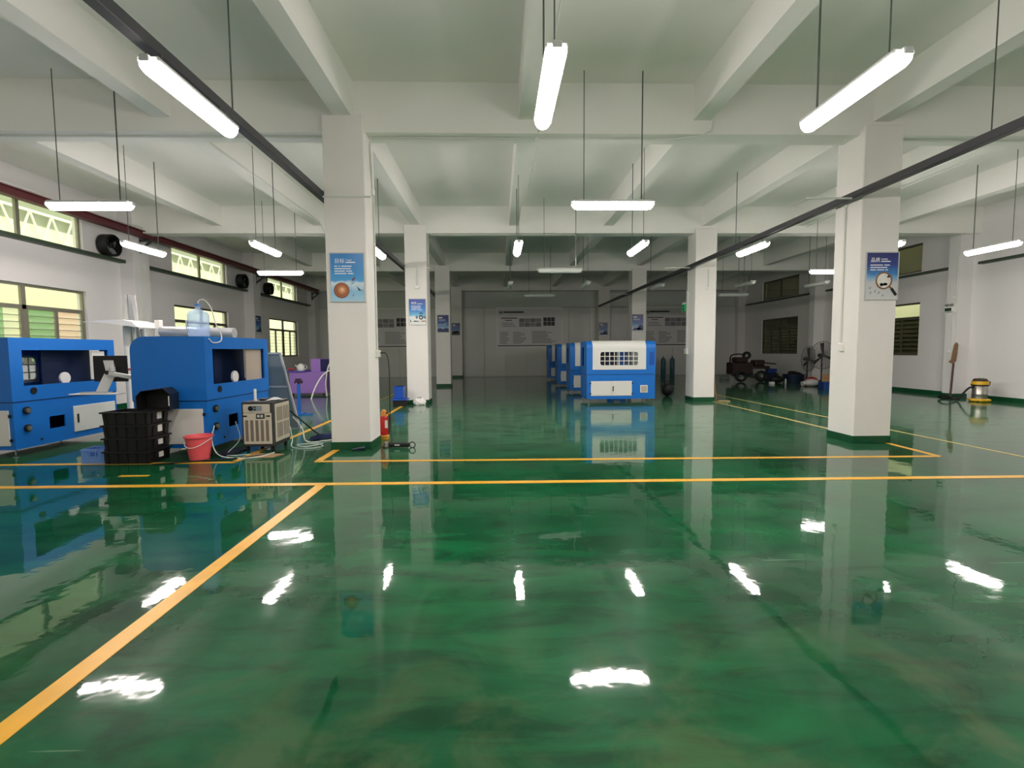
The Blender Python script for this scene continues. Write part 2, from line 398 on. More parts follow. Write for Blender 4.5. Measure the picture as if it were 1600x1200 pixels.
# windows
def window(n, X, s, y0, z0, z1, fm, pane, louver, low, label):
    """s=+1: the room lies toward +x"""
    w = structure('window_%d' % n, label); w.location = (X - s * .1, y0, z0); H = z1 - z0; Wd = 3.15; t = .05
    b = MB(); 
    for a in ((0, Wd, 0, t), (0, Wd, H - t, H)): b.box(-.03, .03, a[0], a[1], a[2], a[3])
    for a in ((0, t), (Wd - t, Wd)): b.box(-.03, .03, a[0], a[1], t, H - t)
    b.build('window_frame', fm, w)
    if not low:
        MB().box(-.03, .03, Wd/2 - .04, Wd/2 + .04, t, H - t).build('mullion', fm, w)
        for a, c in ((t, Wd/2 - .04), (Wd/2 + .04, Wd - t)): MB().box(-.004, .004, a, c, t, H - t).build('pane', pane, w)
        return w
    zt = H - .5
    MB().box(-.03, .03, t, Wd - t, zt - .045, zt + .045).build('transom', fm, w)
    MB().box(-.03, .03, Wd/2 - .05, Wd/2 + .05, t, H - t).build('mullion', fm, w)
    for a, c in ((t, Wd/2 - .05), (Wd/2 + .05, Wd - t)): MB().box(-.004, .004, a, c, zt + .045, H - t).build('pane', pane, w)
    q = (Wd/2 - .05 - t) / 2; proto = None
    for a in (t, t + q, Wd/2 + .05, Wd/2 + .05 + q):
        sb = MB(); bt = zt - .045
        for r in ((a, a + .04, t, bt), (a + q - .04, a + q, t, bt)): sb.box(-.025, .025, *r)
        sash = sb.build('sash', fm, w)
        k = 8; hh = (bt - t) / k
        for i in range(k):
            if proto is None:
                proto = MB().bar((0, 0, 0), (0, q - .08, 0), .007, hh * .98, up=(.35 * s, 0, 1)).m(1).bar((s * .012 - s * hh * .17, 0, -hh * .46), (s * .012 - s * hh * .17, q - .08, -hh * .46), .014, .014).build('louver', [louver, fm], w)
                proto.location = (0, a + .04, t + hh * (i + .5))
            else: share(proto, w, (0, a + .04, t + hh * (i + .5)))
    return w
nw = 1
ll = ['beside the nearest blue machine', 'behind the water bottle', 'behind the purple cabinet']
for i, y in enumerate(BAYS):
    window(nw, XL, 1, y, *LOW, M['alum'] if i == 0 else M['alum_d'], M['pane'], M['louver'], True, 'bright louvred window %s' % ll[i]); nw += 1
    window(nw, XL, 1, y, *UP, M['alum'], M['pane'], M['louver'], False, 'high strip window above the ledge %s' % ll[i]); nw += 1
rl = ['between vacuum cleaner and near right column', 'above the dark junk in the far corner']
for i, y in enumerate(RB):
    window(nw, XR, -1, y, 1.22, 2.96, M['alum_d'], M['pane'] if i == 0 else M['pane_dark'], M['louver_dark'], True, 'dim louvred window %s' % rl[i]); nw += 1
    window(nw, XR, -1, y, 3.95, 4.88, M['alum_d'], M['pane_dark'], M['louver_dark'], False, 'dark high strip window %s' % rl[i]); nw += 1

# outside: the neighbouring sheds seen through the glass
nb = tag(MB().box(-15.6, -15.2, 4, 46, 0, 5.7).build('neighbour_shed', mat('cream_render', '#f0efcc', .8, noise=.04)), 'cream wall of the neighbouring shed outside the left windows', 'building')
tag(MB().box(-15.6, -15.25, 4, 46, 5.7, 10).build('neighbour_gable', mat('roof_sheet', '#878e78', .8)), 'grey sheeting above the cream wall outside the high left windows', 'cladding')
for k in range(9):
    y = 13 + k * 3.4; b = MB()
    b.bar((-15.1, y, 5.15), (-15.1, y + 3.3, 5.15), .06, .08); b.bar((-15.1, y, 6.1), (-15.1, y + 3.3, 6.1), .06, .08)
    for a, c in ((0, .8), (.8, 1.6), (1.6, 2.4), (2.4, 3.3)):
        b.bar((-15.1, y + a, 5.15), (-15.1, y + (a + c) / 2, 6.1), .04, .05); b.bar((-15.1, y + (a + c) / 2, 6.1), (-15.1, y + c, 5.15), .04, .05)
    tag(b.build('roof_truss', mat('truss_white', '#f3f4d8', .6)), 'pale steel roof truss outside the high left windows', 'truss', 'trusses outside the left windows')
for a, c, colr, nm in ((15.3, 15.7, '#4f9a4a', 'left of the cream sash'), (16.6, 17.55, '#4f9a4a', 'in the middle sash')):
    tag(MB().box(-15.2, -15.12, a, c, .1, 2.95).build('green_shutter', mat('shutter_green', colr, .6)), 'green shutter outside the near left window, %s' % nm, 'shutter')
tag(MB().box(-15.2, -15.12, 17.62, 18.8, .1, 2.95).build('pink_shutter', mat('shutter_pink', '#f0c4b0', .6)), 'pink shutter outside the near left window', 'shutter')
tag(MB().box(16.2, 16.5, 12, 25, 0, 6).m(0).build('neighbour_wall', mat('cream_render', '#f0efcc')), 'cream wall outside the near right window', 'building')
tag(MB().box(15.4, 15.7, 12, 40, 0, 2.62).build('yard_wall', mat('olive_render', '#4b4a34', .8)), 'low olive yard wall outside the right windows', 'wall')
tag(MB().box(16.2, 16.5, 25.0, 42, 0, 9).build('dark_shed', mat('dark_render', '#2c2a24', .8)), 'dark shed outside the far right window', 'building')
tag(MB().box(XL - 40, XR + 40, -30, 70, -.6, -.3).build('yard_ground', mat('concrete_yard', '#8c8a80', .9)), 'concrete yard outside the hall', kind='structure')

# ------------------------------------------------------------------ lamps
def lamp_proto(lit):
    t = thing('tube_lamp', 'x', 'lamp')
    L = .585
    # opaque reflector housing on top, bowl-shaped diffuser below
    sec = [(.078 * math.cos(a), -.085 * math.sin(a)) for a in [PI * i / 8 for i in range(9)]]
    b = MB(); k = len(sec)
    xs = [(-L, .55), (-L + .03, .9), (-L + .07, 1), (L - .07, 1), (L - .03, .9), (L, .55)]
    vs = [(x, y * q, z * q) for x, q in xs for y, z in sec]
    b.add(vs, [(i * k + j, i * k + j + 1, (i + 1) * k + j + 1, (i + 1) * k + j) for i in range(5) for j in range(k - 1)] + [tuple(range(k)), tuple(range(5 * k, 6 * k))[::-1]] + [(i * k, (i + 1) * k, (i + 1) * k + k - 1, i * k + k - 1) for i in range(5)])
    b.build('diffuser', M['lit'] if lit else M['unlit'], t, smooth=True)
    MB().box(-L + .02, L - .02, -.08, .08, .001, .04).build('housing', M['lgrey'], t, bevel=.01)
    for s in (-1, 1):
        MB().box(s * (L + .01) - .016, s * (L + .01) + .016, -.035, .035, -.02, .03).build('end_cap', M['lgrey'], t, bevel=.006)
    return t
PL = {}
def lamp(x, y, along, lit, label, wires=((-.42, ZS), (.42, ZS)), z=3.6, thick=0):
    if lit not in PL:
        o = PL[lit] = lamp_proto(lit)
    else:
        o = copy_tree(PL[lit])
        for ch in list(o.children):
            if ch.name.startswith('hanger'): bpy.data.objects.remove(ch)
    o.location = (x, y, z); o.rotation_euler = (0, 0, PI/2 if along == 'y' else 0)
    o['label'] = label; o['category'] = 'lamp'; o['group'] = 'tube lamps hung from the ceiling'
    for i, (dx, zt) in enumerate(wires):
        MB().cyl((dx, 0, .035), (dx, 0, zt - z), .006 if i == 0 else .009, n=6).build('hanger', M['wire'], o)
    return o
W2 = ((-.42, ZS), (.42, ZS))
def joist_wires(x): return W2
lamp(.43, 4.17, 'y', True, 'lit tube lamp over the aisle, at top centre of the picture')
lamp(2.94, 4.2, 'y', True, 'large lit tube lamp in front of the nearest right column')
lamp(-2.52, 4.38, 'y', True, 'large lit tube lamp fixed under the near left cable tray', wires=((-.4, 3.75), (.4, 3.75)))
lamp(5.39, 4.3, 'y', True, 'lit tube lamp under the near right cable tray, at the right edge of the picture', wires=((-.4, 3.74), (.4, 3.74)))
lamp(1.68, 7.3, 'x', True, 'lit tube lamp crosswise, between the two nearest columns')
lamp(-5.77, 7.37, 'x', True, 'lit tube lamp crosswise, above the nearest left machine')
lamp(9.2, 7.37, 'x', True, 'lit tube lamp crosswise, right of the nearest right column')
for x, lb in ((-7.13, 'beside the round wall fan'), (-4.7, 'left of the nearest left column, slanting'), (.43, 'far over the aisle, seen end on'), (2.92, 'far over the aisle, right of the end-on one'),
              (8.09, 'showing just behind the poster on the right column'), (10.5, 'close to the right wall above the vacuum cleaner')):
    lamp(x, 10.4, 'y', True, 'lit tube lamp %s' % lb)
lamp(-2.55, 10.75, 'y', True, 'lit tube lamp under the left cable tray, behind the nearest left column', wires=((-.4, 3.75), (.4, 3.75)))
lamp(5.39, 10.5, 'y', True, 'lit tube lamp under the right cable tray, before the second right column', wires=((-.4, 3.74), (.4, 3.74)))
lamp(-5.75, 13.5, 'x', True, 'lit tube lamp crosswise, far left before the purple cabinet')
lamp(9.14, 13.5, 'x', True, 'lit tube lamp crosswise, above the pedestal fans')
lamp(1.66, 13.25, 'x', False, 'unlit tube lamp crosswise above the blue machine row')
lamp(1.63, 19.3, 'x', False, 'unlit tube lamp crosswise in front of the back wall')
lamp(9.2, 19.3, 'x', False, 'unlit tube lamp crosswise beside the second right column')
for x, lb in ((.42, 'over the dark aisle'), (2.86, 'over the second blue machine'), (8.1, 'deep on the dark right side'), (10.5, 'before the dark right window')):
    lamp(x, 16.2, 'y', False, 'unlit tube lamp lengthwise %s' % lb)
lamp(5.4, 16.8, 'y', False, 'unlit tube lamp under the far right cable tray', wires=((-.4, 3.74), (.4, 3.74)))
for x, q in ((-5.77, 'left'), (1.68, 'middle'), (9.2, 'right')): lamp(x, .9, 'x', True, 'lit tube lamp crosswise over the near hall, %s one' % q)
for x, q in ((-2.46, 'first'), (.43, 'second'), (2.94, 'third'), (5.33, 'fourth')): lamp(x, -2.4, 'y', True, 'lit tube lamp lengthwise behind the viewer, %s from the left' % q)

# ------------------------------------------------------------------ cable trays, conduits, crane rail, wall fans
def tray(x, z, label, rods, side):
    t = thing('cable_tray', label, 'cable tray', (x, 0, z))
    MB().box(-.05, .05, YF + .1, 26.6, -.05, .05).build('channel', M['dark_rail'], t, bevel=.006)
    MB().tube([(.03 * -side, YF + .1, .07)] + [(.03 * -side + .01 * math.sin(k), y, .066 + .008 * math.sin(k * 2.1)) for k, y in enumerate([-4, -1, 2, 3.5, 5, 6.5, 8, 10, 12, 14, 17, 20, 23])] + [(.03 * -side, 26.5, .07)], .013, 6).build('cable', M['conduit'], t)
    for y in rods: MB().cyl((0, y, .05), (0, y, ZS - z), .008, n=6).build('rod', M['wire'], t)
    for y in ROWS:
        a, b = (side * .05, side * .75)
        MB().box(min(a, b), max(a, b), y - .018, y, -.055, -.03).build('clamp', M['conduit'], t)
    return t
tray(-2.6, 3.8, 'dark steel cable tray running along the left columns', (5.15, 11.2, 17.5), 1)
tray(5.42, 3.79, 'dark steel cable tray running along the right columns', (5.45, 11.3, 17.6), -1)

def conduit(paths, label, sockets=(), r=.014, m=None):
    t = thing('conduit', label, 'conduit')
    for p in paths: MB().tube(p, r, 8).build('pipe', m or M['conduit'], t)
    for c, d in sockets: MB().cbox(c, d).build('socket_box', M['white'], t, bevel=.008)
    return t
def gpipe(y, x0, x1): return [(x0, y, ZG - .014), (x1, y, ZG - .014)]
conduit([gpipe(7.78, -9.6, CXL - .02)], 'white conduit under the first girder, left of the near left column')
conduit([gpipe(7.78, CXL + CW + .05, 2.75), [(2.75, 7.78, ZG - .014), (3.1, 7.66, ZG - .01), (3.24, 7.6, 4.76), (3.245, 7.5, 4.97), (3.245, 2.0, 4.98)],
         [(CXL + CW + .05, 7.78, ZG - .014), (CXL + CW + .016, 7.85, 4.6), (CXL + CW + .016, 7.95, 4.0)]], 'white conduit under the first girder between the two near columns',
        sockets=[((.62, 7.78, ZG - .03), (.07, .07, .05)), ((CXL + CW + .02, 7.95, 3.95), (.04, .08, .1))])
conduit([[(.62, 7.7, ZG), (.64, 7.6, 4.75), (.63, 2, 4.98)], [(.66, 8.1, 4.72), (.66, 10.6, 4.86)]], 'thin conduit on the middle ceiling joist above the aisle lamp', r=.011)
conduit([[(CXL + CW + .016, 7.99, 3.9), (CXL + CW + .016, 7.99, 1.5)]], 'white conduit with socket on the side of the nearest left column', sockets=[((CXL + CW + .03, 7.99, 1.45), (.06, .1, .11))])
conduit([[(CXR - .016, 7.87, 3.74), (CXR - .016, 7.87, 1.56)]], 'white conduit with socket on the side of the nearest right column', sockets=[((CXR - .02, 7.85, 1.5), (.04, .09, .13)), ((CXR - .02, 7.87, 3.74), (.04, .06, .06))])
conduit([gpipe(7.78, CXR + CW + .03, 13.4)], 'sagging white conduit under the first girder on the right')
conduit([gpipe(14.1, -1.85, 1.95), [(1.95, 14.1, ZG - .014), (2.05, 13.95, 4.66), (2.05, 13.6, 4.6), (2.08, 13.27, 4.5), (2.08, 13.25, 3.68)], [(CXL + CW + .016, 14.1, ZG), (CXL + CW + .016, 14.1, 3.9)]], 'white conduit under the second girder leading to an unlit lamp')
conduit([[(CXR - .016, 14.35, 3.74), (CXR - .016, 14.35, 1.5)], [(CXR - .016, 14.44, 3.2), (CXR - .016, 14.44, 1.5)]], 'pair of conduits with switch box on the second right column', sockets=[((CXR - .03, 14.4, 1.42), (.06, .16, .16)), ((CXR - .02, 14.35, 3.1), (.04, .07, .07))])
conduit([[(5.9, 13.86, 3.7), (5.9, 13.86, 3.2)]], 'short conduit with socket high on the second right column front', sockets=[((5.9, 13.86, 3.17), (.11, .03, .08))])
conduit([[(-2.21, 13.865, 3.8), (-2.21, 13.865, 3.28)]], 'short conduit with socket above the poster on the second left column', sockets=[((-2.21, 13.86, 3.24), (.13, .03, .09))])
conduit([[(XL + .396, 14.1, 3.95), (XL + .396, 14.1, .2)], [(XL + .396, 14.3, 3.95), (XL + .396, 14.3, .2)]], 'twin conduits on the left wall pilaster behind the leaning posts')
conduit([[(13.385, 14.22, 4.1), (13.385, 14.22, 2.9)], [(13.385, 14.22, 2.5), (13.385, 14.3, 2.45), (13.385, 14.3, 1.4)]], 'white conduit with socket on the right wall pilaster', sockets=[((13.375, 14.38, 1.36), (.04, .1, .08)), ((13.375, 14.3, 2.95), (.04, .09, .07))])
for y0, lb in ((8.0, 'nearest bay'), (14.4, 'second bay')):
    conduit([[(-4.738, y0 + .1, 4.96), (-4.738, y0 + 5.6, 4.96), (-4.66, y0 + 5.85, 4.7), (-4.5, y0 + 5.9, 4.68)]], 'conduit along the left ceiling joist in the %s' % lb, r=.012)
conduit([[(8.68, 8.1, 4.9), (8.68, 13.9, 4.9)]], 'conduit along the right ceiling joist beyond the near right column', r=.014)

cr = thing('crane_rail', 'rust red crane runway beam along the high left windows', 'rail', (-9.62, 0, 4.62))
MB().box(-.09, .09, -2, 27.2, -.02, .0).box(-.015, .015, -2, 27.2, 0, .14).box(-.09, .09, -2, 27.2, .14, .16).build('beam', M['red_rail'], cr)
for y in (7.8, 14.15, 20.75, 26.9):
    MB().bar((-.25, y, -.06), (.12, y, -.06), .06, .06).bar((-.25, y, -.36), (.1, y, -.08), .05, .05).bar((-.23, y, -.42), (-.23, y, 0), .06, .06).build('bracket', M['dark_rail'], cr)
MB().tube([(.02, -2, .22), (.02, 8, .2), (.02, 14, .24), (.02, 20, .2)], .018, 6).build('cable', M['conduit'], cr)

def wall_fan(y, label, r=.28):
    t = thing('wall_fan', label, 'fan', (XL + .16, y, 3.985 + r), 0, 'fans on the wall ledge')
    MB().lathe([(r * .86, -.13), (r, -.12), (r, .12), (r * .86, .13), (r * .86, -.13)], axis='x', n=24).build('housing', M['rubber'], t, smooth=True)
    MB().lathe([(1e-4, -.08), (.07, -.06), (.07, .06), (1e-4, .08)], axis='x', n=14).build('motor', M['black'], t)
    for k in range(4):
        a = k * PI / 2 + .4; c, s = math.cos(a), math.sin(a)
        P = lambda u, v, w: (w, u * c - v * s, u * s + v * c)
        MB().add([P(.06, -.04, -.03), P(r * .82, -.1, -.05), P(r * .82, .08, .05), P(.06, .04, .03), P(.06, -.04, -.024), P(r * .82, -.1, -.044), P(r * .82, .08, .056), P(.06, .04, .036)],
                 [(0, 1, 2, 3), (7, 6, 5, 4), (0, 4, 5, 1), (1, 5, 6, 2), (2, 6, 7, 3), (3, 7, 4, 0)]).build('blade', M['grey'], t)
    for rr in (.12, .2): MB().ring((.125, 0, 0), rr, .005, 20, 5, 'x').build('guard_ring', M['black'], t)
    for k in range(6): MB().cyl((.125, 0, 0), (.125, r * .95 * math.cos(k * PI / 3), r * .95 * math.sin(k * PI / 3)), .004, n=5).build('guard_wire', M['black'], t)
wall_fan(13.35, 'round black fan on the ledge near the first high window')
wall_fan(20.05, 'round black fan on the ledge between second and third high windows')
wall_fan(22.3, 'dark fan on the ledge at the start of the far high window', .26)

# ------------------------------------------------------------------ machines
def holed(b, axis, c0, c1, a0, a1, z0, z1, holes):
    """plate of thickness c0..c1 across `axis` spanning a0..a1, z0..z1 with rectangular openings"""
    A = sorted({a0, a1} | {h[0] for h in holes} | {h[1] for h in holes}); Z = sorted({z0, z1} | {h[2] for h in holes} | {h[3] for h in holes})
    for i in range(len(A) - 1):
        for j in range(len(Z) - 1):
            ca, cz = (A[i] + A[i+1]) / 2, (Z[j] + Z[j+1]) / 2
            if any(h[0] < ca < h[1] and h[2] < cz < h[3] for h in holes): continue
            if axis == 'y': b.box(A[i], A[i+1], c0, c1, Z[j], Z[j+1])
            else: b.box(c0, c1, A[i], A[i+1], Z[j], Z[j+1])
    return b
def machine(label, loc, rz):
    t = thing('laser_machine', label, 'machine', loc, rz, 'blue and white laser machines')
    hw, D, zb, zm, zt, r = .965, 1.05, .11, .80, 1.72, .2
    arc = [(r - r * math.cos(a), zt - r + r * math.sin(a)) for a in [PI/2 * i / 6 for i in range(7)]]
    # lower cabinet: hollow, with the square hole in its back
    lo = MB().box(-hw + .01, hw - .01, .01, .03, zb, zm).box(-hw + .01, -hw + .03, .03, D - .03, zb, zm).box(hw - .03, hw - .01, .03, D - .03, zb, zm)
    lo.box(-hw + .01, hw - .01, .03, D - .03, zb, zb + .02)
    holed(lo, 'y', D - .03, D - .01, -hw + .01, hw - .01, zb, zm, [(.115, .395, .33, .52)])
    low = lo.build('lower_body', M['blue'], t)
    MB().box(.05, .46, D - .4, D - .36, .25, .6).build('hole_lining', M['rubber'], low)
    # upper shell
    up = MB()
    up.prism([(0, zm)] + [(y, z) for y, z in arc] + [(D, zt), (D, zm)], hw - .02, hw, 'x')
    up.prism([(0, zm)] + [(y, z) for y, z in arc] + [(.3, zt), (.3, zm)], -hw, -hw + .02, 'x')
    holed(up, 'x', -hw, -hw + .02, .3, D, zm, zt, [(.45, .8, 1.02, 1.55)])
    holed(up, 'y', D - .02, D, -hw + .02, hw - .02, zm, zt, [(-.825, .775, 1.02, 1.54)])
    holed(up, 'y', 0, .02, -hw + .02, hw - .02, zm, zt - r, [(-.64, .52, 1.0, 1.46)])
    for (y0, z0), (y1, z1) in zip(arc[:-1], arc[1:]): up.add([(-hw + .02, y0, z0), (hw - .02, y0, z0), (hw - .02, y1, z1), (-hw + .02, y1, z1)], [(0, 1, 2, 3)])
    up.box(-hw + .02, hw - .02, r, D - .02, zt - .02, zt)
    up.box(-hw + .02, hw - .02, .02, D - .02, zm + .12, zm + .14)
    body = up.build('upper_body', M['blue'], t)
    # white curved hood with the 8 x 3 grid window
    x0, x1 = -.80, .69; wx0, wx1, wz0, wz1 = -.585, .465, 1.05, 1.42
    hd = MB(); g = .018; cw = (wx1 - wx0 - g * 7) / 8; ch = (wz1 - wz0 - g * 2) / 3
    hs = [(wx0 + i * (cw + g), wx0 + i * (cw + g) + cw, wz0 + j * (ch + g), wz0 + j * (ch + g) + ch) for i in range(8) for j in range(3)]
    holed(hd, 'y', -.016, -.001, x0, x1, .93, zt - r, hs)
    rc = .06
    for cx, cz, sx, sz in ((wx0, wz0, 1, 1), (wx1, wz0, -1, 1), (wx0, wz1, 1, -1), (wx1, wz1, -1, -1)):
        pts = [(cx, cz)] + [(cx + sx * (rc - rc * math.cos(a)), cz + sz * (rc - rc * math.sin(a))) for a in [PI/2 * k / 5 for k in range(6)]]
        hd.prism(pts, -.016, -.001, 'y')
    o2 = [(r - (r + .012) * math.cos(a), zt - r + (r + .012) * math.sin(a)) for a in [PI/2 * i / 6 for i in range(7)]] + [(.5, zt + .012)]
    for (y0, z0), (y1, z1) in zip(o2[:-1], o2[1:]): hd.add([(x0, y0, z0), (x1, y0, z0), (x1, y1, z1), (x0, y1, z1)], [(0, 1, 2, 3)])
    hood = hd.build('hood', M['pwhite'], t)
    MB().box(wx0, wx1, .004, .008, wz0, wz1).build('window_sheet', M['clear'], hood)
    # doors on the front
    for a, c in ((-.845, -.272), (-.268, .305)):
        MB().box(a, c, -.006, .012, .2, .61).build('door', M['pwhite'], t, bevel=.004)
    MB().box(-.235, -.21, -.014, -.004, .33, .47).build('door_handle', M['black'], t)
    for xh in (-.855, .315):
        for z in (.26, .55): MB().box(xh - .018, xh + .018, -.014, .012, z - .02, z + .02).build('hinge', M['black'], t)
    v = MB().box(.54, .75, -.006, .012, .28, .49).build('vent', M['pwhite'], t, bevel=.004)
    MB().box(.565, .725, -.009, -.006, .305, .465).build('vent_mesh', mat('vent_mesh', '#b9b2a6', .6, bump=.6, bscale=160), v)
    MB().box(.79, .93, -.006, .004, 1.05, 1.42).build('control_plate', mat('panel_blue', '#1250a8', .4), t, bevel=.003)
    MB().box(-hw + .004, hw - .004, .004, D - .004, zm - .012, zm - .001).build('seam', M['dark_in'], t)
    # right end: white service panel with hinges
    MB().box(hw - .012, hw + .006, .1, .98, .17, .68).build('service_panel', M['pwhite'], t, bevel=.004)
    for z in (.25, .6): MB().box(hw - .01, hw + .014, .985, 1.01, z - .02, z + .02).build('hinge', M['black'], t)
    # back: ports, door, inner fittings
    MB().cyl((.635, D - .01, .94), (.635, D + .012, .94), .05, n=16).build('round_port', M['black'], t)
    for z in (.66, .4):
        g2 = MB().cyl((.765, D - .02, z), (.765, D + .02, z), .055, n=16).build('gauge', M['black'], t)
        MB().cyl((.765, D + .02, z), (.765, D + .035, z), .036, n=12).build('gauge_face', M['steel'], g2)
    MB().box(-.905, -.035, D - .012, D + .006, .21, .63).build('back_door', M['pwhite'], t, bevel=.004)
    MB().box(-.12, -.09, D + .004, D + .014, .36, .50).build('back_door_handle', M['black'], t)
    MB().cyl((.55, D - .02, .2), (.55, D + .004, .2), .015, n=8).build('cable_hole', M['rubber'], t)
    MB().box(-.93, .02, .62, .64, .94, 1.66).build('inner_plate', M['dark_in'], t)
    MB().cyl((-.07, .9, 1.09), (-.07, .93, 1.09), .095, n=24).build('white_disc', M['white'], t)
    MB().box(-.16, .02, .88, .95, .94, 1.0).build('disc_stand', M['rubber'], t)
    for xx in (-hw + .07, hw - .07):
        for yy in (.07, D - .07):
            MB().cyl((xx, yy, .015), (xx, yy, zb + .03), .012, n=8).lathe([(.03, 0), (.03, .01), (.014, .02)], (xx, yy, 0), 10).build('foot', M['chrome'], t)
    return t
m1 = machine('nearest of the four blue machines in the middle row, white hood facing the viewer', (3.42, 13.68, 0), 0)
for y, lb in ((16.8, 'second'), (20.3, 'third'), (24.0, 'farthest')):
    c = copy_tree(m1); c.location = (3.42, y, 0); c['label'] = '%s of the four blue machines in the middle row, mostly hidden' % lb
c = copy_tree(m1); c.location = (-7.95, 8.17, 0); c.rotation_euler = (0, 0, -PI/2); c['label'] = 'blue machine cut by the left edge, monitor before its open back'
MB().box(-.80, -.52, .99, 1.0, 1.38, 1.52).build('notice', M['white'], c)
c = copy_tree(m1); c.location = (-5.23, 8.17, 0); c.rotation_euler = (0, 0, -PI/2); c['label'] = 'blue machine with a water bottle on top, beside the chiller'
MB().box(-.82, -.28, .985, .999, .96, 1.6).build('sliding_panel', mat('inner_beige', '#b9aca0', .5), c)

# ------------------------------------------------------------------ things around the left machines
# stacked black crates
def crate(label, z, k):
    t = thing('black_crate', label, 'crate', (-4.97, 6.9, z), .0, 'stack of black crates')
    h, wx, wy = .178, .30, .21
    tp = lambda x, y, zz: (x * (1 - .05 * (1 - zz / h)), y * (1 - .05 * (1 - zz / h)), zz)
    b = MB()
    O = [(-wx, -wy), (wx, -wy), (wx, wy), (-wx, wy)]; I = [(-wx + .014, -wy + .014), (wx - .014, -wy + .014), (wx - .014, wy - .014), (-wx + .014, wy - .014)]
    vs = [tp(x, y, .004) for x, y in O] + [tp(x, y, h) for x, y in O] + [tp(x, y, .016) for x, y in I] + [tp(x, y, h) for x, y in I]
    fs = [(3, 2, 1, 0), (8, 9, 10, 11)]
    for i in range(4):
        j = (i + 1) % 4; fs += [(i, j, 4 + j, 4 + i), (8 + j, 8 + i, 12 + i, 12 + j), (4 + i, 4 + j, 12 + j, 12 + i)]
    b.add(vs, fs); b.build('tub', M['black'], t)
    rm = MB(); e = .02
    rm.box(-wx - e, wx + e, -wy - e, -wy, h - .022, h - .002).box(-wx - e, wx + e, wy, wy + e, h - .022, h - .002).box(-wx - e, -wx, -wy, wy, h - .022, h - .002).box(wx, wx + e, -wy, wy, h - .022, h - .002)
    rm.build('rim', M['black'], t)
    for i in range(5):
        x = -wx * .86 + i * wx * .43
        MB().bar((x * .955, -wy * .955 - .004, .01), (x, -wy - .008, h - .02), .012, .016, up=(1, 0, 0)).build('rib', M['black'], t)
    for s in (-.55, .55): MB().bar((wx * .955 + .003, s * wy, .01), (wx + .008, s * wy, h - .02), .012, .014, up=(0, 1, 0)).build('rib', M['black'], t)
    MB().box(wx * .98 + .002, wx + .008, -.03, .05, .06, .06 + (.09 if k > 1 else .07)).build('paper_tag', M['white'], t)
crs = ['bottom', 'third from top', 'second from top', 'top']
for k in range(4): crate('black ribbed plastic crate, %s of the stack beside the red bucket' % crs[k], .176 * k, k)
t = thing('black_bin', 'open-fronted black plastic bin on the crate stack', 'bin', (-4.7, 6.95, .176 * 4 + .004), .25)
P = [(-.2, 0), (-.2, .2), (-.14, .27), (.12, .3), (.2, .22), (.2, 0)]
b = MB()
for (xa, za), (xb, zb_) in zip(P, P[1:] + P[:1]):
    d = Vector((xb - xa, zb_ - za)).normalized(); n = Vector((-d[1], d[0])) * -.008
    b.add([(xa, -.16, za), (xb, -.16, zb_), (xb, .16, zb_), (xa, .16, za), (xa - n[0] * -1, -.16, za - n[1] * -1), (xb - n[0] * -1, -.16, zb_ - n[1] * -1), (xb - n[0] * -1, .16, zb_ - n[1] * -1), (xa - n[0] * -1, .16, za - n[1] * -1)],
          [(0, 1, 2, 3), (7, 6, 5, 4), (0, 4, 5, 1), (1, 5, 6, 2), (2, 6, 7, 3), (3, 7, 4, 0)])
b.build('shell', M['black'], t); MB().prism(P, .155, .165, 'y').build('back', M['black'], t)
MB().box(.18, .19, -.165, -.155, .06, .19).build('paper_strip', M['white'], t)

t = thing('blue_basket', 'small light blue plastic basket left of the black crates', 'basket', (-5.44, 6.86, 0))
bb = mat('basket_blue', '#6d93d2', .5)
holed(MB(), 'y', -.12, -.11, -.17, .13, .0, .2, [(-.08, .05, .1, .16)]).box(-.17, .13, .11, .12, 0, .2).box(-.17, -.16, -.11, .11, 0, .2).box(.12, .13, -.11, .11, 0, .2).box(-.17, .13, -.11, .11, 0, .01).build('tub', bb, t)
for z in (.03, .17): MB().box(-.18, .14, -.13, .13, z, z + .012).build('band', bb, t) if z > .1 and False else MB().box(-.178, .138, -.128, -.12, z, z + .014).build('band', bb, t)
for x in (-.13, -.06, .02, .09): MB().box(x - .006, x + .006, -.127, -.12, .02, .19).build('rib', bb, t)

t = thing('red_bucket', 'red plastic bucket on the floor before the bottle machine', 'bucket', (-4.19, 6.98, 0))
rb = mat('bucket_red', '#ee5f66', .4)
MB().lathe([(.12, 0), (.125, .005), (.165, .31), (.185, .315), (.185, .335), (.165, .335), (.158, .315), (.115, .012), (1e-4, .012)], n=28).build('pail', rb, t, smooth=True)
MB().tube(bez([(-.185, 0, .3), (-.1, -.16, .22), (0, -.2, .19), (.1, -.16, .22), (.185, 0, .3)], 6), .005, 6).build('handle', M['white'], t)

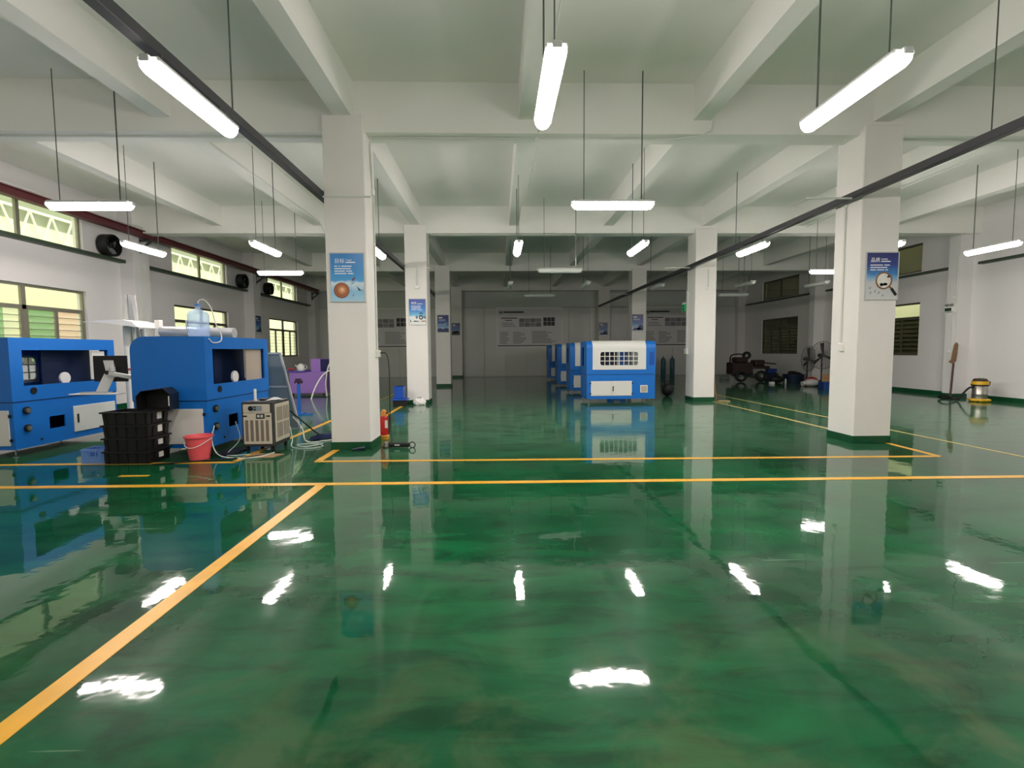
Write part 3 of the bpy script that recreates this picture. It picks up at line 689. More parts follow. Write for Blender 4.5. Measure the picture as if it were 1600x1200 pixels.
# chiller
t = thing('chiller', 'dark grey water chiller with cream grilles on casters beside the bottle machine', 'chiller', (-3.58, 7.42, 0))
dk = mat('chiller_dark', '#3b3b3c', .5); crm = mat('chiller_cream', '#d3cbba', .5); gr = mat('chiller_grille', '#877c6e', .6, bump=.8, bscale=220)
w, d, z0, z1 = .235, .56, .08, .75
MB().box(-w, w, 0, d, z0, z1).build('body', dk, t, bevel=.012)
MB().box(-w + .03, w - .05, -.012, .004, .59, .715).build('control_fascia', crm, t, bevel=.004)
MB().box(-w + .03, w - .03, -.014, .004, .12, .585).build('front_panel', crm, t, bevel=.004)
dsp = MB().box(-.11, .075, -.018, -.01, .615, .695).build('display', mat('display_grey', '#8f9aa2', .3), t)
MB().cyl((-.09, -.018, .655), (-.09, -.024, .655), .036, n=16).build('dial', M['rubber'], dsp)
for z in (.64, .675): MB().box(-.045, -.008, -.022, -.017, z - .008, z + .008).build('digit_window', M['rubber'], dsp)
gg = MB().box(-.01, .11, -.022, -.012, .505, .575).build('gauge', M['rubber'], t)
MB().box(.005, .042, -.026, -.021, .52, .56).build('gauge_window', M['lgrey'], gg); MB().box(.055, .092, -.026, -.021, .52, .56).build('gauge_window', M['lgrey'], gg)
for x in (-.175, .165): MB().box(x - .028, x + .028, -.02, -.012, .53, .55).build('latch', M['black'], t)
for i in range(5):
    x = -.155 + i * .075; s0 = MB().box(x - .022, x + .022, -.018, -.013, .165, .48).build('grille_slot', gr, t)
sp = MB().box(w - .002, w + .012, .04, d - .03, .14, .71).build('side_panel', crm, t, bevel=.004)
for j, (za, zb_) in enumerate(((.2, .42), (.45, .66))):
    for i in range(8):
        y = .1 + i * .052 + (.02 if i > 3 else 0); MB().box(w + .011, w + .015, y - .012, y + .012, za, zb_).build('slot', gr, sp)
for x in (-w + .05, w - .05):
    for y in (.06, d - .06): MB().cyl((x - .015, y, .03), (x + .015, y, .03), .03, n=14).box(x - .02, x + .02, y - .02, y + .02, .055, .085).build('caster', M['rubber'], t)
MB().cyl((-.08, .12, z1), (-.08, .12, z1 + .02), .03, n=14).build('filler_neck', M['lgrey'], t)
tag(MB().lathe([(.02, 0), (.02, .16), (.017, .165), (1e-4, .165)], (-3.66, 7.54, .77), 14).build('white_bottle', M['white'], None, smooth=True), 'small white tube standing on the chiller', 'bottle')
b = MB(); 
b.add([(-3.5, 7.5, .757), (-3.36, 7.52, .77), (-3.34, 7.75, .76), (-3.46, 7.85, .78), (-3.55, 7.7, .757), (-3.44, 7.66, .80)], [(0, 1, 5), (1, 2, 5), (2, 3, 5), (3, 4, 5), (4, 0, 5), (4, 3, 2, 1, 0)])
tag(b.build('rag', M['lgrey']), 'crumpled pale rag lying on top of the chiller', 'rag')
tag(MB().box(-3.64, -3.56, 7.62, 7.86, .752, .775).build('black_pouch', M['rubber'], None, bevel=.006), 'flat black pouch beside the rag on the chiller', 'pouch')

# water bottle with hose
t = thing('water_bottle', 'large pale blue water bottle standing on the blue machine', 'bottle', (-4.42, 7.5, 1.72))
MB().lathe([(.12, .0), (.135, .01), (.14, .05), (.135, .07), (.14, .09), (.14, .19), (.13, .2), (.14, .215), (.14, .31), (.135, .335), (.11, .37), (.05, .40), (.035, .41), (.035, .455), (1e-4, .455)], n=24).build('jug', M['bottle'], t, smooth=True)
MB().lathe([(.038, .45), (.04, .455), (.04, .485), (1e-4, .487)], n=14).build('cap', mat('cap_blue', '#4f86c6', .4), t)
MB().tube(bez([(0, 0, .46), (.02, 0, .53), (.1, 0, .54), (.18, .02, .42), (.22, .05, .2), (.26, .1, .06), (.285, .05, -.06), (.255, -.1, -.09), (.25, -.2, -.03)], 6), .008, 6).build('hose', M['white'], t)
MB().box(-.13, -.115, -.1, -.085, .08, .24).build('sticker', M['white'], t)

# monitor on an arm between the machines
t = thing('monitor', 'black monitor on a white swivel arm, seen from behind', 'monitor', (-5.82, 7.6, 1.25))
MB().box(-.245, .245, .0, .035, -.19, .2).build('screen', M['rubber'], t, bevel=.006)
MB().add([(-.02, -.03, -.14), (.1, -.03, -.12), (.06, -.03, .13), (-.07, -.03, .13), (-.02, -.003, -.14), (.1, -.003, -.12), (.06, -.003, .13), (-.07, -.003, .13)],
         [(3, 2, 1, 0), (4, 5, 6, 7), (0, 1, 5, 4), (1, 2, 6, 5), (2, 3, 7, 6), (3, 0, 4, 7)]).build('mount_plate', M['pwhite'], t)
MB().bar((.0, -.02, -.1), (-.12, -.04, -.36), .15, .012, up=(0, 1, 0)).build('tray_strut', M['pwhite'], t)
ar = MB().bar((.04, -.07, -.06), (.37, -.03, -.13), .05, .06).build('arm', M['pwhite'], t, bevel=.006)
MB().cyl((.02, -.1, -.05), (.02, -.02, -.05), .03, n=12).build('pivot', M['black'], ar)
MB().cyl((.08, -.06, -.03), (.08, -.06, .03), .04, n=14).build('arm_cap', M['pwhite'], ar)
MB().box(.35, .585, -.05, .05, -.24, -.08).build('arm_base', M['pwhite'], t, bevel=.006)
MB().box(-.5, .16, -.16, .08, -.375, -.36).build('keyboard_tray', M['pwhite'], t, bevel=.004)
t = thing('keyboard', 'grey keyboard on the tray below the monitor', 'keyboard', (-5.98, 7.52, .892))
MB().box(-.2, .2, -.06, .06, 0, .015).build('case', M['lgrey'], t, bevel=.004)
MB().box(-.19, .19, -.05, .05, .015, .022).build('keys', M['grey'], t)

# posts, shelf panel and film roll behind the machines
def leaning(p0, p1, r, label, m, bandz=None):
    t = thing('leaning_pole', label, 'pole', p0); d = Vector(p1) - Vector(p0)
    MB().cyl((0, 0, 0), d, r, n=12).build('tube', m, t, smooth=True)
    if bandz: MB().cyl(d * (bandz - .01), d * (bandz + .01), r * 1.15, n=12).build('tape', mat('tape_red', '#b2472f', .5), t)
leaning((-7.0, 9.6, 0), (-7.22, 9.9, 2.0), .06, 'thick white tube leaning behind the monitor', M['white'], .58)
leaning((-6.85, 9.75, 0), (-7.12, 9.95, 2.0), .035, 'thin white pipe leaning beside the thick tube', M['white'])
leaning((-6.7, 9.85, 0), (-6.98, 10.0, 1.95), .045, 'grey pipe leaning behind the thin white pipe', M['lgrey'])
t = thing('steel_channel', 'grey slotted steel channel standing up behind the shelf panel', 'channel', (-7.2, 10.05, 0))
MB().bar((.15, 0, 0), (-.02, 0, 2.62), .17, .02, up=(1, 0, 0)).build('web', M['grey'], t)
MB().bar((.24, -.03, 0), (.07, -.03, 2.62), .02, .06, up=(1, 0, 0)).build('flange', M['lgrey'], t); MB().bar((.06, -.03, 0), (-.11, -.03, 2.62), .02, .06, up=(1, 0, 0)).build('flange', M['lgrey'], t)
tag(MB().prism([(-7.62, 2.06), (-7.3, 2.09), (-6.9, 2.1), (-6.72, 2.06), (-6.62, 1.96), (-6.72, 1.97), (-6.95, 2.01), (-7.3, 2.04)], 9.35, 9.98, 'y').build('shelf_panel', M['white']), 'curved white sheet lying flat on the leaning poles', 'sheet')
t = thing('film_stand', 'white post holding a long silver film roll behind the bottle machine', 'stand', (-6.6, 9.9, 0))
MB().box(-.05, .05, -.05, .05, 0, 2.12).build('post', M['white'], t, bevel=.006)
MB().box(1.3, 1.36, -.04, .04, 0, 1.9).build('post', M['white'], t)
MB().cyl((.05, 0, 1.9), (1.45, 0, 1.86), .1, n=24).build('roll', mat('film_silver', '#c9ccd0', .25, metal=.5), t, smooth=True)

# leaning framed board right of the bottle machine
t = thing('leaning_board', 'grey framed board leaning against the end of the bottle machine', 'board', (-4.3, 9.62, 0))
q = [(-.25, 0), (.46, 0), (.14, 1.46), (-.1, 1.46)]
MB().prism(q, 0, .02, 'y').build('sheet', mat('board_grey', '#7f8c8c', .4), t)
for a, c in zip(q, q[1:] + q[:1]): MB().bar((a[0], -.006, a[1]), (c[0], -.006, c[1]), .035, .03, up=(0, 1, 0)).build('edge_strip', M['lgrey'], t)
MB().bar((-.2, -.006, .82), (.28, -.006, .82), .03, .03, up=(0, 1, 0)).build('cross_strip', M['lgrey'], t)

# purple cabinet with things on it
pu = mat('purple_lacquer', '#9d78c8', .4); pud = mat('purple_dark', '#5a50b4', .4)
t = thing('purple_cabinet', 'purple lacquered cabinet by the far left window', 'cabinet', (-6.42, 16.8, 0))
MB().box(-.58, .6, 0, .8, .08, .80).build('body', pu, t, bevel=.01)
MB().box(-.72, -.02, -.04, .84, .80, .84).build('worktop', pud, t, bevel=.006)
for a in (-.5, .52): MB().cyl((a, .08, 0), (a, .08, .09), .025, n=10).build('caster', M['rubber'], t)
MB().box(-.57, .59, -.008, 0, .12, .76).build('door', pu, t, bevel=.004)
t = thing('purple_box', 'purple control box with a dark screen on the purple cabinet', 'box', (-6.02, 17.0, .80))
MB().box(-.33, .32, 0, .4, .0, .44).build('case', pu, t, bevel=.008); MB().box(.0, .315, -.01, 0, .01, .43).build('screen', mat('screen_navy', '#221f52', .2), t)
t = thing('teapot', 'white plastic kettle on the purple cabinet', 'kettle', (-6.66, 16.95, .84))
MB().lathe([(.1, 0), (.13, .06), (.12, .16), (.07, .22), (.03, .24), (1e-4, .25)], n=16).build('pot', M['white'], t, smooth=True)
MB().ring((.13, 0, .12), .07, .014, 14, 6, 'y').build('handle', M['lgrey'], t); MB().cyl((-.1, 0, .1), (-.19, 0, .2), .025, .015, 8).build('spout', M['white'], t)
tag(MB().sphere((-6.98, 16.95, .888), .13, sc=(1, .7, .35)).build('red_cloth', mat('cloth_red', '#b0404c', .9)), 'red cloth bundle on the purple cabinet, left of the kettle', 'cloth')
t = thing('grey_cabinet', 'pale grey cabinet half hidden by the nearest left column', 'cabinet', (-5.38, 17.0, 0))
MB().box(-.27, .5, 0, .6, .2, .72).build('body', M['lgrey'], t, bevel=.01); MB().box(-.25, .48, .02, .58, 0, .2).build('plinth', mat('plinth_navy', '#23264a', .5), t)
MB().box(-.27, .5, -.01, .6, .72, .86).build('top', M['black'], t)
tag(MB().tube(bez([(-5.85, 15.6, .0), (-5.75, 15.7, .35), (-5.58, 15.9, .72), (-5.4, 16.2, .88), (-5.15, 16.4, .8)], 8), .022, 8).build('white_hose', M['white']), 'white hose curving up from the floor before the grey cabinet', 'hose')
tag(MB().tube(bez([(-5.6, 16.3, .02), (-5.62, 16.3, .5), (-5.5, 16.3, 1.05), (-5.3, 16.3, 1.12), (-5.1, 16.4, 1.0)], 8), .022, 8).build('white_hose', M['white']), 'white hose arching higher behind the nearest left column', 'hose')

t = thing('blue_stand', 'blue post stand with a purple clamp head', 'stand', (-4.69, 11.75, 0))
sb = mat('stand_blue', '#2368c4', .4)
MB().box(-.032, .032, -.032, .032, .02, .72).build('post', sb, t, bevel=.004)
MB().bar((-.3, 0, .015), (.3, .0, .015), .05, .03).bar((0, -.3, .015), (0, .3, .015), .05, .03).build('base', sb, t)
MB().cyl((0, 0, .72), (0, 0, .78), .02, n=10).build('spindle', M['black'], t)
MB().prism([(-.09, .74), (-.05, .86), (.04, .86), (.1, .78), (.07, .74), (.0, .79)], -.04, .04, 'y').build('clamp', mat('clamp_plum', '#3a2340', .5), t)

# hoses and cables on the floor
def cable(pts, r, m, label, name='cable', cat='cable'): return tag(MB().tube(bez(pts, 8), r, 6).build(name, m, None, smooth=True), label, cat)
wh = mat('hose_clear', '#cfe0d8', .35)
cable([(-4.15, 7.3, .42), (-4.08, 7.1, .25), (-3.95, 7.0, .06), (-3.7, 6.95, .012), (-3.4, 7.0, .012), (-3.3, 7.3, .012)], .008, wh, 'clear hose from the gauge of the bottle machine to the floor', 'hose', 'hose')
cable([(-4.13, 7.85, .4), (-4.0, 7.7, .15), (-3.98, 7.3, .012), (-3.85, 7.12, .012), (-3.6, 7.2, .012)], .007, wh, 'clear hose from the square hole of the bottle machine', 'hose', 'hose')
cable([(-3.33, 7.95, .3), (-3.28, 7.9, .1), (-3.2, 7.7, .012), (-2.9, 7.6, .012), (-2.75, 7.75, .012), (-2.95, 7.95, .012), (-3.2, 7.9, .012), (-3.0, 7.68, .02), (-2.8, 7.9, .03), (-3.1, 8.05, .02)], .008, wh, 'coiled pale hose on the floor right of the chiller', 'hose', 'hose')
cable([(-3.3, 8.0, .45), (-3.2, 8.1, .25), (-3.1, 8.0, .05), (-2.9, 8.2, .012), (-2.7, 8.5, .012), (-2.5, 8.7, .012)], .01, M['white'], 'white cable from the back of the chiller toward the column')
cable([(-3.32, 7.95, .55), (-3.15, 8.15, .3), (-3.05, 8.4, .1), (-2.9, 8.5, .02), (-2.6, 8.45, .012)], .012, M['rubber'], 'black cable hanging off the back of the chiller')
nv = mat('cable_navy', '#1e2a5c', .5)
t = thing('cable_bundle', 'navy blue cable bundle lying between the chiller and the column', 'cable')
for k in range(9):
    q = random.random; MB().tube(bez([(-3.2 + q() * .1, 8.3 + .04 * k, .02 + .01 * (k % 3)), (-3.0, 8.3 + .05 * k * q(), .03 + .02 * (k % 4)), (-2.8, 8.35 + .05 * k, .04 + .015 * (k % 3)), (-2.58, 8.35 + .03 * k, .02)], 5), .013, 6).build('strand', nv, t)
cable([(-4.6, 6.62, .01), (-4.3, 6.72, .01), (-3.9, 6.85, .01), (-3.5, 7.05, .01), (-3.25, 7.4, .01)], .012, M['rubber'], 'black cable on the floor in front of the red bucket')
tag(MB().add([(-3.6, 6.98, .002), (-3.2, 7.0, .002), (-3.12, 7.22, .002), (-3.5, 7.24, .002), (-3.6, 6.98, .008), (-3.2, 7.0, .008), (-3.12, 7.22, .01), (-3.5, 7.24, .02)], [(3, 2, 1, 0), (4, 5, 6, 7), (0, 1, 5, 4), (1, 2, 6, 5), (2, 3, 7, 6), (3, 0, 4, 7)]).build('cardboard_flap', mat('cardboard', '#b08d6a', .8)), 'flat cardboard piece on the floor under the chiller', 'cardboard')
tag(MB().box(-4.15, -3.84, 7.15, 7.7, .0, .02).build('shadow_slab', M['rubber'], None, bevel=.006), 'black slab standing in for the shadow on the floor between the red bucket and chiller', 'shadow')  # floor shadow beside the chiller, laid down as a thin black slab

# column foot things
t = thing('fire_extinguisher', 'red fire extinguisher behind the nearest left column', 'extinguisher', (-1.93, 8.36, 0))
ry = mat('ext_yellow', '#d8a23a', .5); rr = mat('ext_red', '#c8231f', .3)
MB().lathe([(.075, 0), (.08, .01), (.08, .07), (.07, .08)], n=18).build('base_ring', ry, t, smooth=True)
MB().lathe([(.068, .06), (.068, .36), (.055, .4), (.03, .425), (1e-4, .43)], n=18).build('cylinder', rr, t, smooth=True)
MB().lathe([(.055, .395), (.05, .46), (.03, .5), (1e-4, .51)], n=14).build('cap', mat('ext_orange', '#e08a32', .5), t, smooth=True)
MB().box(.02, .069, -.062, -.045, .2, .33).build('label_plate', M['white'], t)
MB().tube(bez([(.03, -.02, .46), (.09, -.03, .42), (.09, -.03, .25), (.085, -.02, .1)], 6), .011, 6).build('hose', M['black'], t)

t = thing('angle_grinder', 'black angle grinder lying at the foot of the nearest left column', 'power tool', (-1.58, 7.63, .045), -.12)
MB().cyl((-.11, 0, 0), (.2, 0, 0), .036, .031, 14).build('handle', M['rubber'], t, smooth=True)
MB().cyl((-.16, 0, -.03), (-.16, 0, .04), .045, .04, 14).build('gear_head', M['steel'], t)
MB().cyl((-.16, 0, -.045), (-.16, 0, -.03), .062, n=18).build('disc_guard', mat('guard_dark', '#33231f', .4), t)
MB().box(-.02, .06, -.038, -.034, -.01, .012).build('logo_plate', M['lgrey'], t)
MB().ring((.25, 0, .0), .045, .008, 16, 6, 'y').build('hook', M['rubber'], t)
cable([(-1.88, 7.99, 1.46), (-1.78, 7.98, 1.44), (-1.74, 7.97, 1.2), (-1.74, 7.96, .6), (-1.72, 7.9, .25), (-1.68, 7.75, .06), (-1.74, 7.66, .05)], .009, M['rubber'], 'black cord hanging from the column socket to the angle grinder', 'power_cord', 'cord')
tag(MB().cyl((-2.2, 7.4, .02), (-2.02, 7.46, .035), .012, .035, 12).build('nozzle', mat('nozzle_navy', '#16283a', .4)), 'small dark cone nozzle before the foot of the nearest left column', 'nozzle')
t = thing('blue_tote', 'blue plastic tote standing on a black box by the second left column', 'box', (-2.68, 13.55, .2))
tb = mat('tote_blue', '#1f55b8', .4)
MB().box(-.13, .12, -.15, .15, 0, .33).build('tub', tb, t, bevel=.01)
MB().box(-.14, .13, -.16, .16, .3, .33).build('rim', tb, t, bevel=.004)
for x in (-.09, 0, .08): MB().box(x - .012, x + .012, -.158, -.15, .02, .28).build('rib', tb, t)
t = thing('black_box', 'black box under the blue tote by the second left column', 'box', (-2.68, 13.5, 0))
MB().box(-.15, .2, -.18, .2, 0, .16).build('body', M['black'], t, bevel=.008); MB().box(-.18, .23, -.21, .22, .16, .197).build('lid', tb, t, bevel=.006)
b = MB().sphere((0, 0, 0), .17, 16, 8); random.seed(3)
b.v = [(x * 1.05 + .02 * random.uniform(-1, 1), y * .6 + .02 * random.uniform(-1, 1), max(0, z * .75 + .06 + .04 * random.uniform(-1, 1))) for x, y, z in b.v]
o = tag(b.build('white_cloth', M['white'], None, smooth=True), 'crumpled white cloth at the foot of the second left column', 'cloth'); o.location = (-2.17, 13.68, 0)

# ------------------------------------------------------------------ right side: mop, vacuum, fans, junk
t = thing('mop', 'brown mop leaning upside down against the right pilaster', 'mop', (13.1, 13.95, 0))
MB().cyl((0, 0, .0), (.16, .12, 1.1), .028, n=10).build('handle', mat('mop_stick', '#4a3430', .6), t)
b = MB().prism([(-.1, .0), (-.02, .06), (.0, .2), (.05, .5), (.1, .56), (.14, .5), (.12, .2), (.1, .02), (.02, -.05)], -.02, .03, 'y')
o = b.build('mop_head', mat('mop_brown', '#86694e', .9, noise=.15, nscale=20), t); o.location = (.1, .1, 1.06)
t = thing('vacuum_cleaner', 'steel drum vacuum cleaner with yellow head and base by the right wall', 'vacuum cleaner', (13.12, 13.1, 0))
vy = mat('vac_yellow', '#e0b01e', .4)
MB().lathe([(.2, .0), (.25, .03), (.25, .07), (.19, .09), (1e-4, .09)], n=6).build('base', vy, t, bevel=.008)
MB().lathe([(.165, .07), (.165, .2), (.17, .21), (.165, .22), (.165, .44)], n=28).build('drum', M['steel'], t, smooth=True)
MB().lathe([(.18, .43), (.195, .45), (.195, .47), (.17, .475)], n=24).build('rim', M['black'], t)
MB().lathe([(.192, .47), (.18, .56), (.1, .57), (1e-4, .57)], n=24).build('head', vy, t)
MB().lathe([(.178, .555), (.13, .63), (1e-4, .645)], n=24).build('motor_cap', mat('vac_brown', '#3c2f22', .4), t)
MB().box(-.03, .05, -.05, .03, .635, .655).build('switch', M['lgrey'], t)
MB().box(.1, .19, -.1, .02, .47, .56).build('side_latch', M['rubber'], t)
MB().tube(bez([(-.16, .02, .4), (-.26, .05, .37), (-.36, .12, .2), (-.42, .2, .04), (-.5, .35, .1), (-.5, .55, .12), (-.45, .75, .05), (-.2, .8, .03), (.1, .7, .03)], 7), .026, 8).build('hose', M['rubber'], t)
for a in (.6, 2.2, 3.8, 5.4): MB().sphere((.2 * math.cos(a), .2 * math.sin(a), .02), .02, 8, 5).build('caster', M['rubber'], t)

def pedestal_fan(x, y, z, r, rz, label):
    t = thing('pedestal_fan', label, 'fan', (x, y, 0), rz, 'pedestal fans in the right corner')
    MB().lathe([(.24, 0), (.24, .03), (.05, .06), (.03, .08)], n=20).build('base', M['rubber'], t)
    MB().cyl((0, .03, .06), (0, .03, z), .025, n=10).build('pole', M['rubber'], t)
    MB().cyl((0, -.02, z), (0, .18, z), .075, n=14).build('motor', M['black'], t)
    gm = mat('fan_wire', '#6b6c68', .5, metal=.3)
    for k in range(7): MB().ring((0, -.1 + .012 * k * (1 if k < 7 else 0), z), r * (.25 + .75 * k / 6), .006 if k < 6 else .013, 32, 5, 'y').build('guard_ring', gm, t)
    for k in range(24):
        a = 2 * PI * k / 24; MB().cyl((0, -.1, z), (r * math.cos(a), -.03, z + r * math.sin(a)), .005, n=4).build('guard_wire', gm, t)
    for k in range(3):
        a = PI/2 + 2 * PI * k / 3 + .1; c_, s_ = math.cos(a), math.sin(a); bp = []
        Q = lambda u, v, w: (u * c_ - v * s_, w, z + u * s_ + v * c_)
        MB().add([Q(.05, -.03, -.05), Q(r * .9, -.05, -.07), Q(r * .9, .1, -.03), Q(.05, .04, -.03), Q(.05, -.03, -.044), Q(r * .9, -.05, -.064), Q(r * .9, .1, -.024), Q(.05, .04, -.024)],
                 [(0, 1, 2, 3), (7, 6, 5, 4), (0, 4, 5, 1), (1, 5, 6, 2), (2, 6, 7, 3), (3, 7, 4, 0)]).build('blade', mat('fan_blade', '#2b2927', .5), t)
pedestal_fan(13.1, 20.6, 1.03, .52, .45, 'left pedestal fan with wire guard, turned aside, in the dark right corner')
pedestal_fan(12.78, 19.2, 1.2, .54, 0.05, 'right pedestal fan with wire guard, facing the viewer beside the near right column')

dr = mat('rust_red', '#2c1816', .6, noise=.2, nscale=8); db = mat('dark_blue', '#1c3f86', .5); db2 = mat('navy_tub', '#1a2744', .5)
t = thing('old_engine', 'dark rusty engine on wheels in the dark right corner', 'engine', (11.25, 22.1, 0))
t.scale = (1.3, 1.3, 1.15)
MB().box(-.6, .1, -.25, .3, .28, .75).build('block', dr, t, bevel=.03)
MB().box(-.45, -.05, -.2, .25, .75, .95).build('fuel_tank', dr, t, bevel=.04)
MB().box(-.1, .7, -.2, .25, .5, .6).build('frame', dr, t, bevel=.01); MB().box(.2, .55, -.18, .2, .6, .84).build('pump', dr, t, bevel=.04)
MB().bar((.4, 0, .75), (.95, 0, .68), .3, .04).build('tongue', dr, t)
for x in (-.35, .35): MB().ring((x, -.3, .22), .17, .05, 20, 8, 'y').build('wheel', M['rubber'], t); MB().cyl((x, -.33, .22), (x, .3, .22), .05, n=12).build('axle', M['grey'], t)
MB().ring((-.05, -.05, 1.02), .11, .05, 16, 8, 'y').build('pulley', M['rubber'], t)
MB().tube(bez([(-.6, 0, .7), (-.62, -.1, 1.0), (-.4, -.1, 1.08), (-.1, -.1, 1.05)], 6), .025, 8).build('pipe', M['rubber'], t)
for x, y, w, d, h, m, lb in ((12.58, 22.5, .42, .3, .36, db2, 'dark navy box under the blue tool box in the right corner'), (11.2, 24.2, .38, .3, .2, M['lgrey'], 'pale box beside the engine at the dark back right')):
    t = thing('storage_box', lb, 'box', (x, y, 0)); MB().box(-w/2, w/2, -d/2, d/2, 0, h).build('body', m, t, bevel=.01); MB().box(-w/2 - .01, w/2 + .01, -d/2 - .01, d/2 + .01, h - .05, h).build('rim', m, t, bevel=.004)
t = thing('tool_box', 'blue tool box with a white lid in the right corner', 'box', (12.58, 22.5, .362))
MB().box(-.21, .21, -.13, .13, 0, .2).build('body', db, t, bevel=.01); MB().box(-.215, .215, -.135, .135, .2, .235).build('lid', M['lgrey'], t, bevel=.006)
t = thing('round_tub', 'dark blue tub with a tyre in it below the far right window', 'tub', (13.05, 21.55, 0))
MB().lathe([(.36, 0), (.42, .3), (.45, .31), (.45, .33), (.4, .33), (.34, .02), (1e-4, .02)], n=20).build('pail', db2, t, smooth=True)
o = MB().ring((0, 0, .36), .24, .07, 20, 8, 'z').build('tyre', M['rubber'], t); o.rotation_euler = (.3, .1, 0)
t = thing('black_sack', 'black sack slumped beside the tub in the right corner', 'sack', (11.95, 20.95, 0))
MB().sphere((0, 0, .16), .28, sc=(1.1, .8, .58)).build('bag', M['rubber'], t, smooth=True); MB().cyl((0, 0, .3), (.03, 0, .4), .05, .08, 10).build('neck', M['rubber'], t)
tag(MB().box(11.35, 11.53, 20.3, 20.45, 0, .09).build('paper_pack', M['white'], None, bevel=.006), 'small white pack on the floor before the engine', 'pack')
tag(MB().lathe([(.04, 0), (.04, .15), (.02, .19), (.02, .22), (1e-4, .22)], (12.1, 20.5, 0), 12).build('small_bottle', M['lgrey'], None, smooth=True), 'small pale bottle on the floor right of the white pack', 'bottle')
b = MB().sphere((0, 0, 0), .3, 14, 8); b.v = [(x * 1.0, y * .6, max(0, z * .6 + .12 + .03 * math.sin(9 * x + 7 * y))) for x, y, z in b.v]
o = tag(b.build('red_sheet', mat('sheet_red', '#a3261e', .8), None, smooth=True), 'red folded sheet by the foot of the fans', 'cloth'); o.location = (12.75, 19.85, 0)
t = thing('white_sack', 'white woven sack lying between the fans and blue crate', 'sack', (12.2, 18.95, 0))
MB().sphere((0, 0, .14), .3, sc=(1, .7, .5)).build('bag', M['lgrey'], t, smooth=True); MB().cyl((-.22, 0, .12), (-.36, 0, .1), .07, .1, 10).build('neck', M['lgrey'], t)
t = thing('blue_crate', 'blue crate on the floor beside the near right column', 'crate', (12.0, 17.7, 0))
holed(MB(), 'y', -.16, -.145, -.24, .24, 0, .25, [(-.1, .1, .15, .2)]).box(-.24, .24, .145, .16, 0, .25).box(-.24, -.225, -.145, .145, 0, .25).box(.225, .24, -.145, .145, 0, .25).box(-.24, .24, -.145, .145, 0, .015).build('tub', db, t)
MB().box(-.25, .25, -.17, -.16, .22, .245).build('rim', db, t)
t = thing('brown_carton', 'opened brown carton standing behind the blue crate', 'carton', (12.45, 18.3, 0), .3)
MB().box(-.17, .17, -.15, .15, 0, .5).build('box', mat('cardboard', '#b08d6a'), t); MB().bar((-.17, -.15, .5), (.17, -.15, .5), .12, .006, up=(0, .6, 1)).build('flap', mat('cardboard', '#b08d6a'), t)
for k, x in enumerate((9.0, 9.5)):
    t = thing('gas_cylinder', '%s teal gas cylinder against the back wall beside the second right column' % ('left' if k == 0 else 'right'), 'cylinder', (x, 26.8, 0), 0, 'teal cylinders at the back wall')
    MB().lathe([(.12, 0), (.13, .02), (.13, .85), (.1, .97), (.04, 1.02), (.035, 1.1), (1e-4, 1.1)], n=18).build('body', mat('teal_paint', '#2f5d6c', .4), t, smooth=True); MB().lathe([(.05, 1.08), (.05, 1.14), (1e-4, 1.15)], n=12).build('valve', M['steel'], t)
t = thing('black_bag', 'black bag on the floor left of the second right column', 'bag', (5.35, 15.5, 0))
MB().sphere((0, 0, .2), .22, sc=(.8, .7, .95)).build('bag', M['rubber'], t, smooth=True); MB().ring((0, 0, .42), .07, .012, 14, 6, 'y').build('strap', M['rubber'], t)
tag(MB().cyl((6.22, 13.9, 0), (6.16, 13.98, .75), .015, n=8).build('wooden_stick', mat('stick_wood', '#8a6a3c', .7)), 'thin wooden stick leaning on the second right column', 'stick')
tag(MB().box(6.2, 6.5, 13.65, 13.8, .0, .03).build('scrap_board', mat('scrap_wood', '#a89468', .8), None, bevel=.004), 'small wooden board on the floor at the second right column', 'board')

# emergency light and exit sign
t = thing('emergency_light', 'twin-head emergency light on the right wall pilaster', 'light', (13.36, 14.4, 2.62))
MB().box(-.05, .04, -.14, .14, -.09, .06).build('case', M['white'], t, bevel=.008); MB().box(-.056, -.049, -.11, .1, -.07, .02).build('sign_face', mat('sign_dark_green', '#1f3a30', .4), t)
for y in (-.08, .08): MB().lathe([(1e-4, -.03), (.03, -.02), (.045, .03), (1e-4, .03)], (-.03, y, .11), 12, 'x').build('lamp_head', M['steel'], t)
t = thing('exit_sign', 'small green exit light on the second right column', 'sign', (5.5, 14.6, 2.7))
MB().box(-.03, .03, -.12, .12, -.1, .1).build('case', mat('sign_green', '#1c7a46', .4, emit='#28d070', estr=.12), t, bevel=.006)
for y in (-.06, .06):
    for z in (-.04, .045): MB().box(-.036, -.03, y - .03, y + .03, z - .025, z + .025).build('mark', M['rubber'], t)
for y in (-.06, .06): MB().lathe([(.035, 0), (.035, .05), (1e-4, .06)], (0, y, .1), 12).build('lamp_head', M['lgrey'], t)

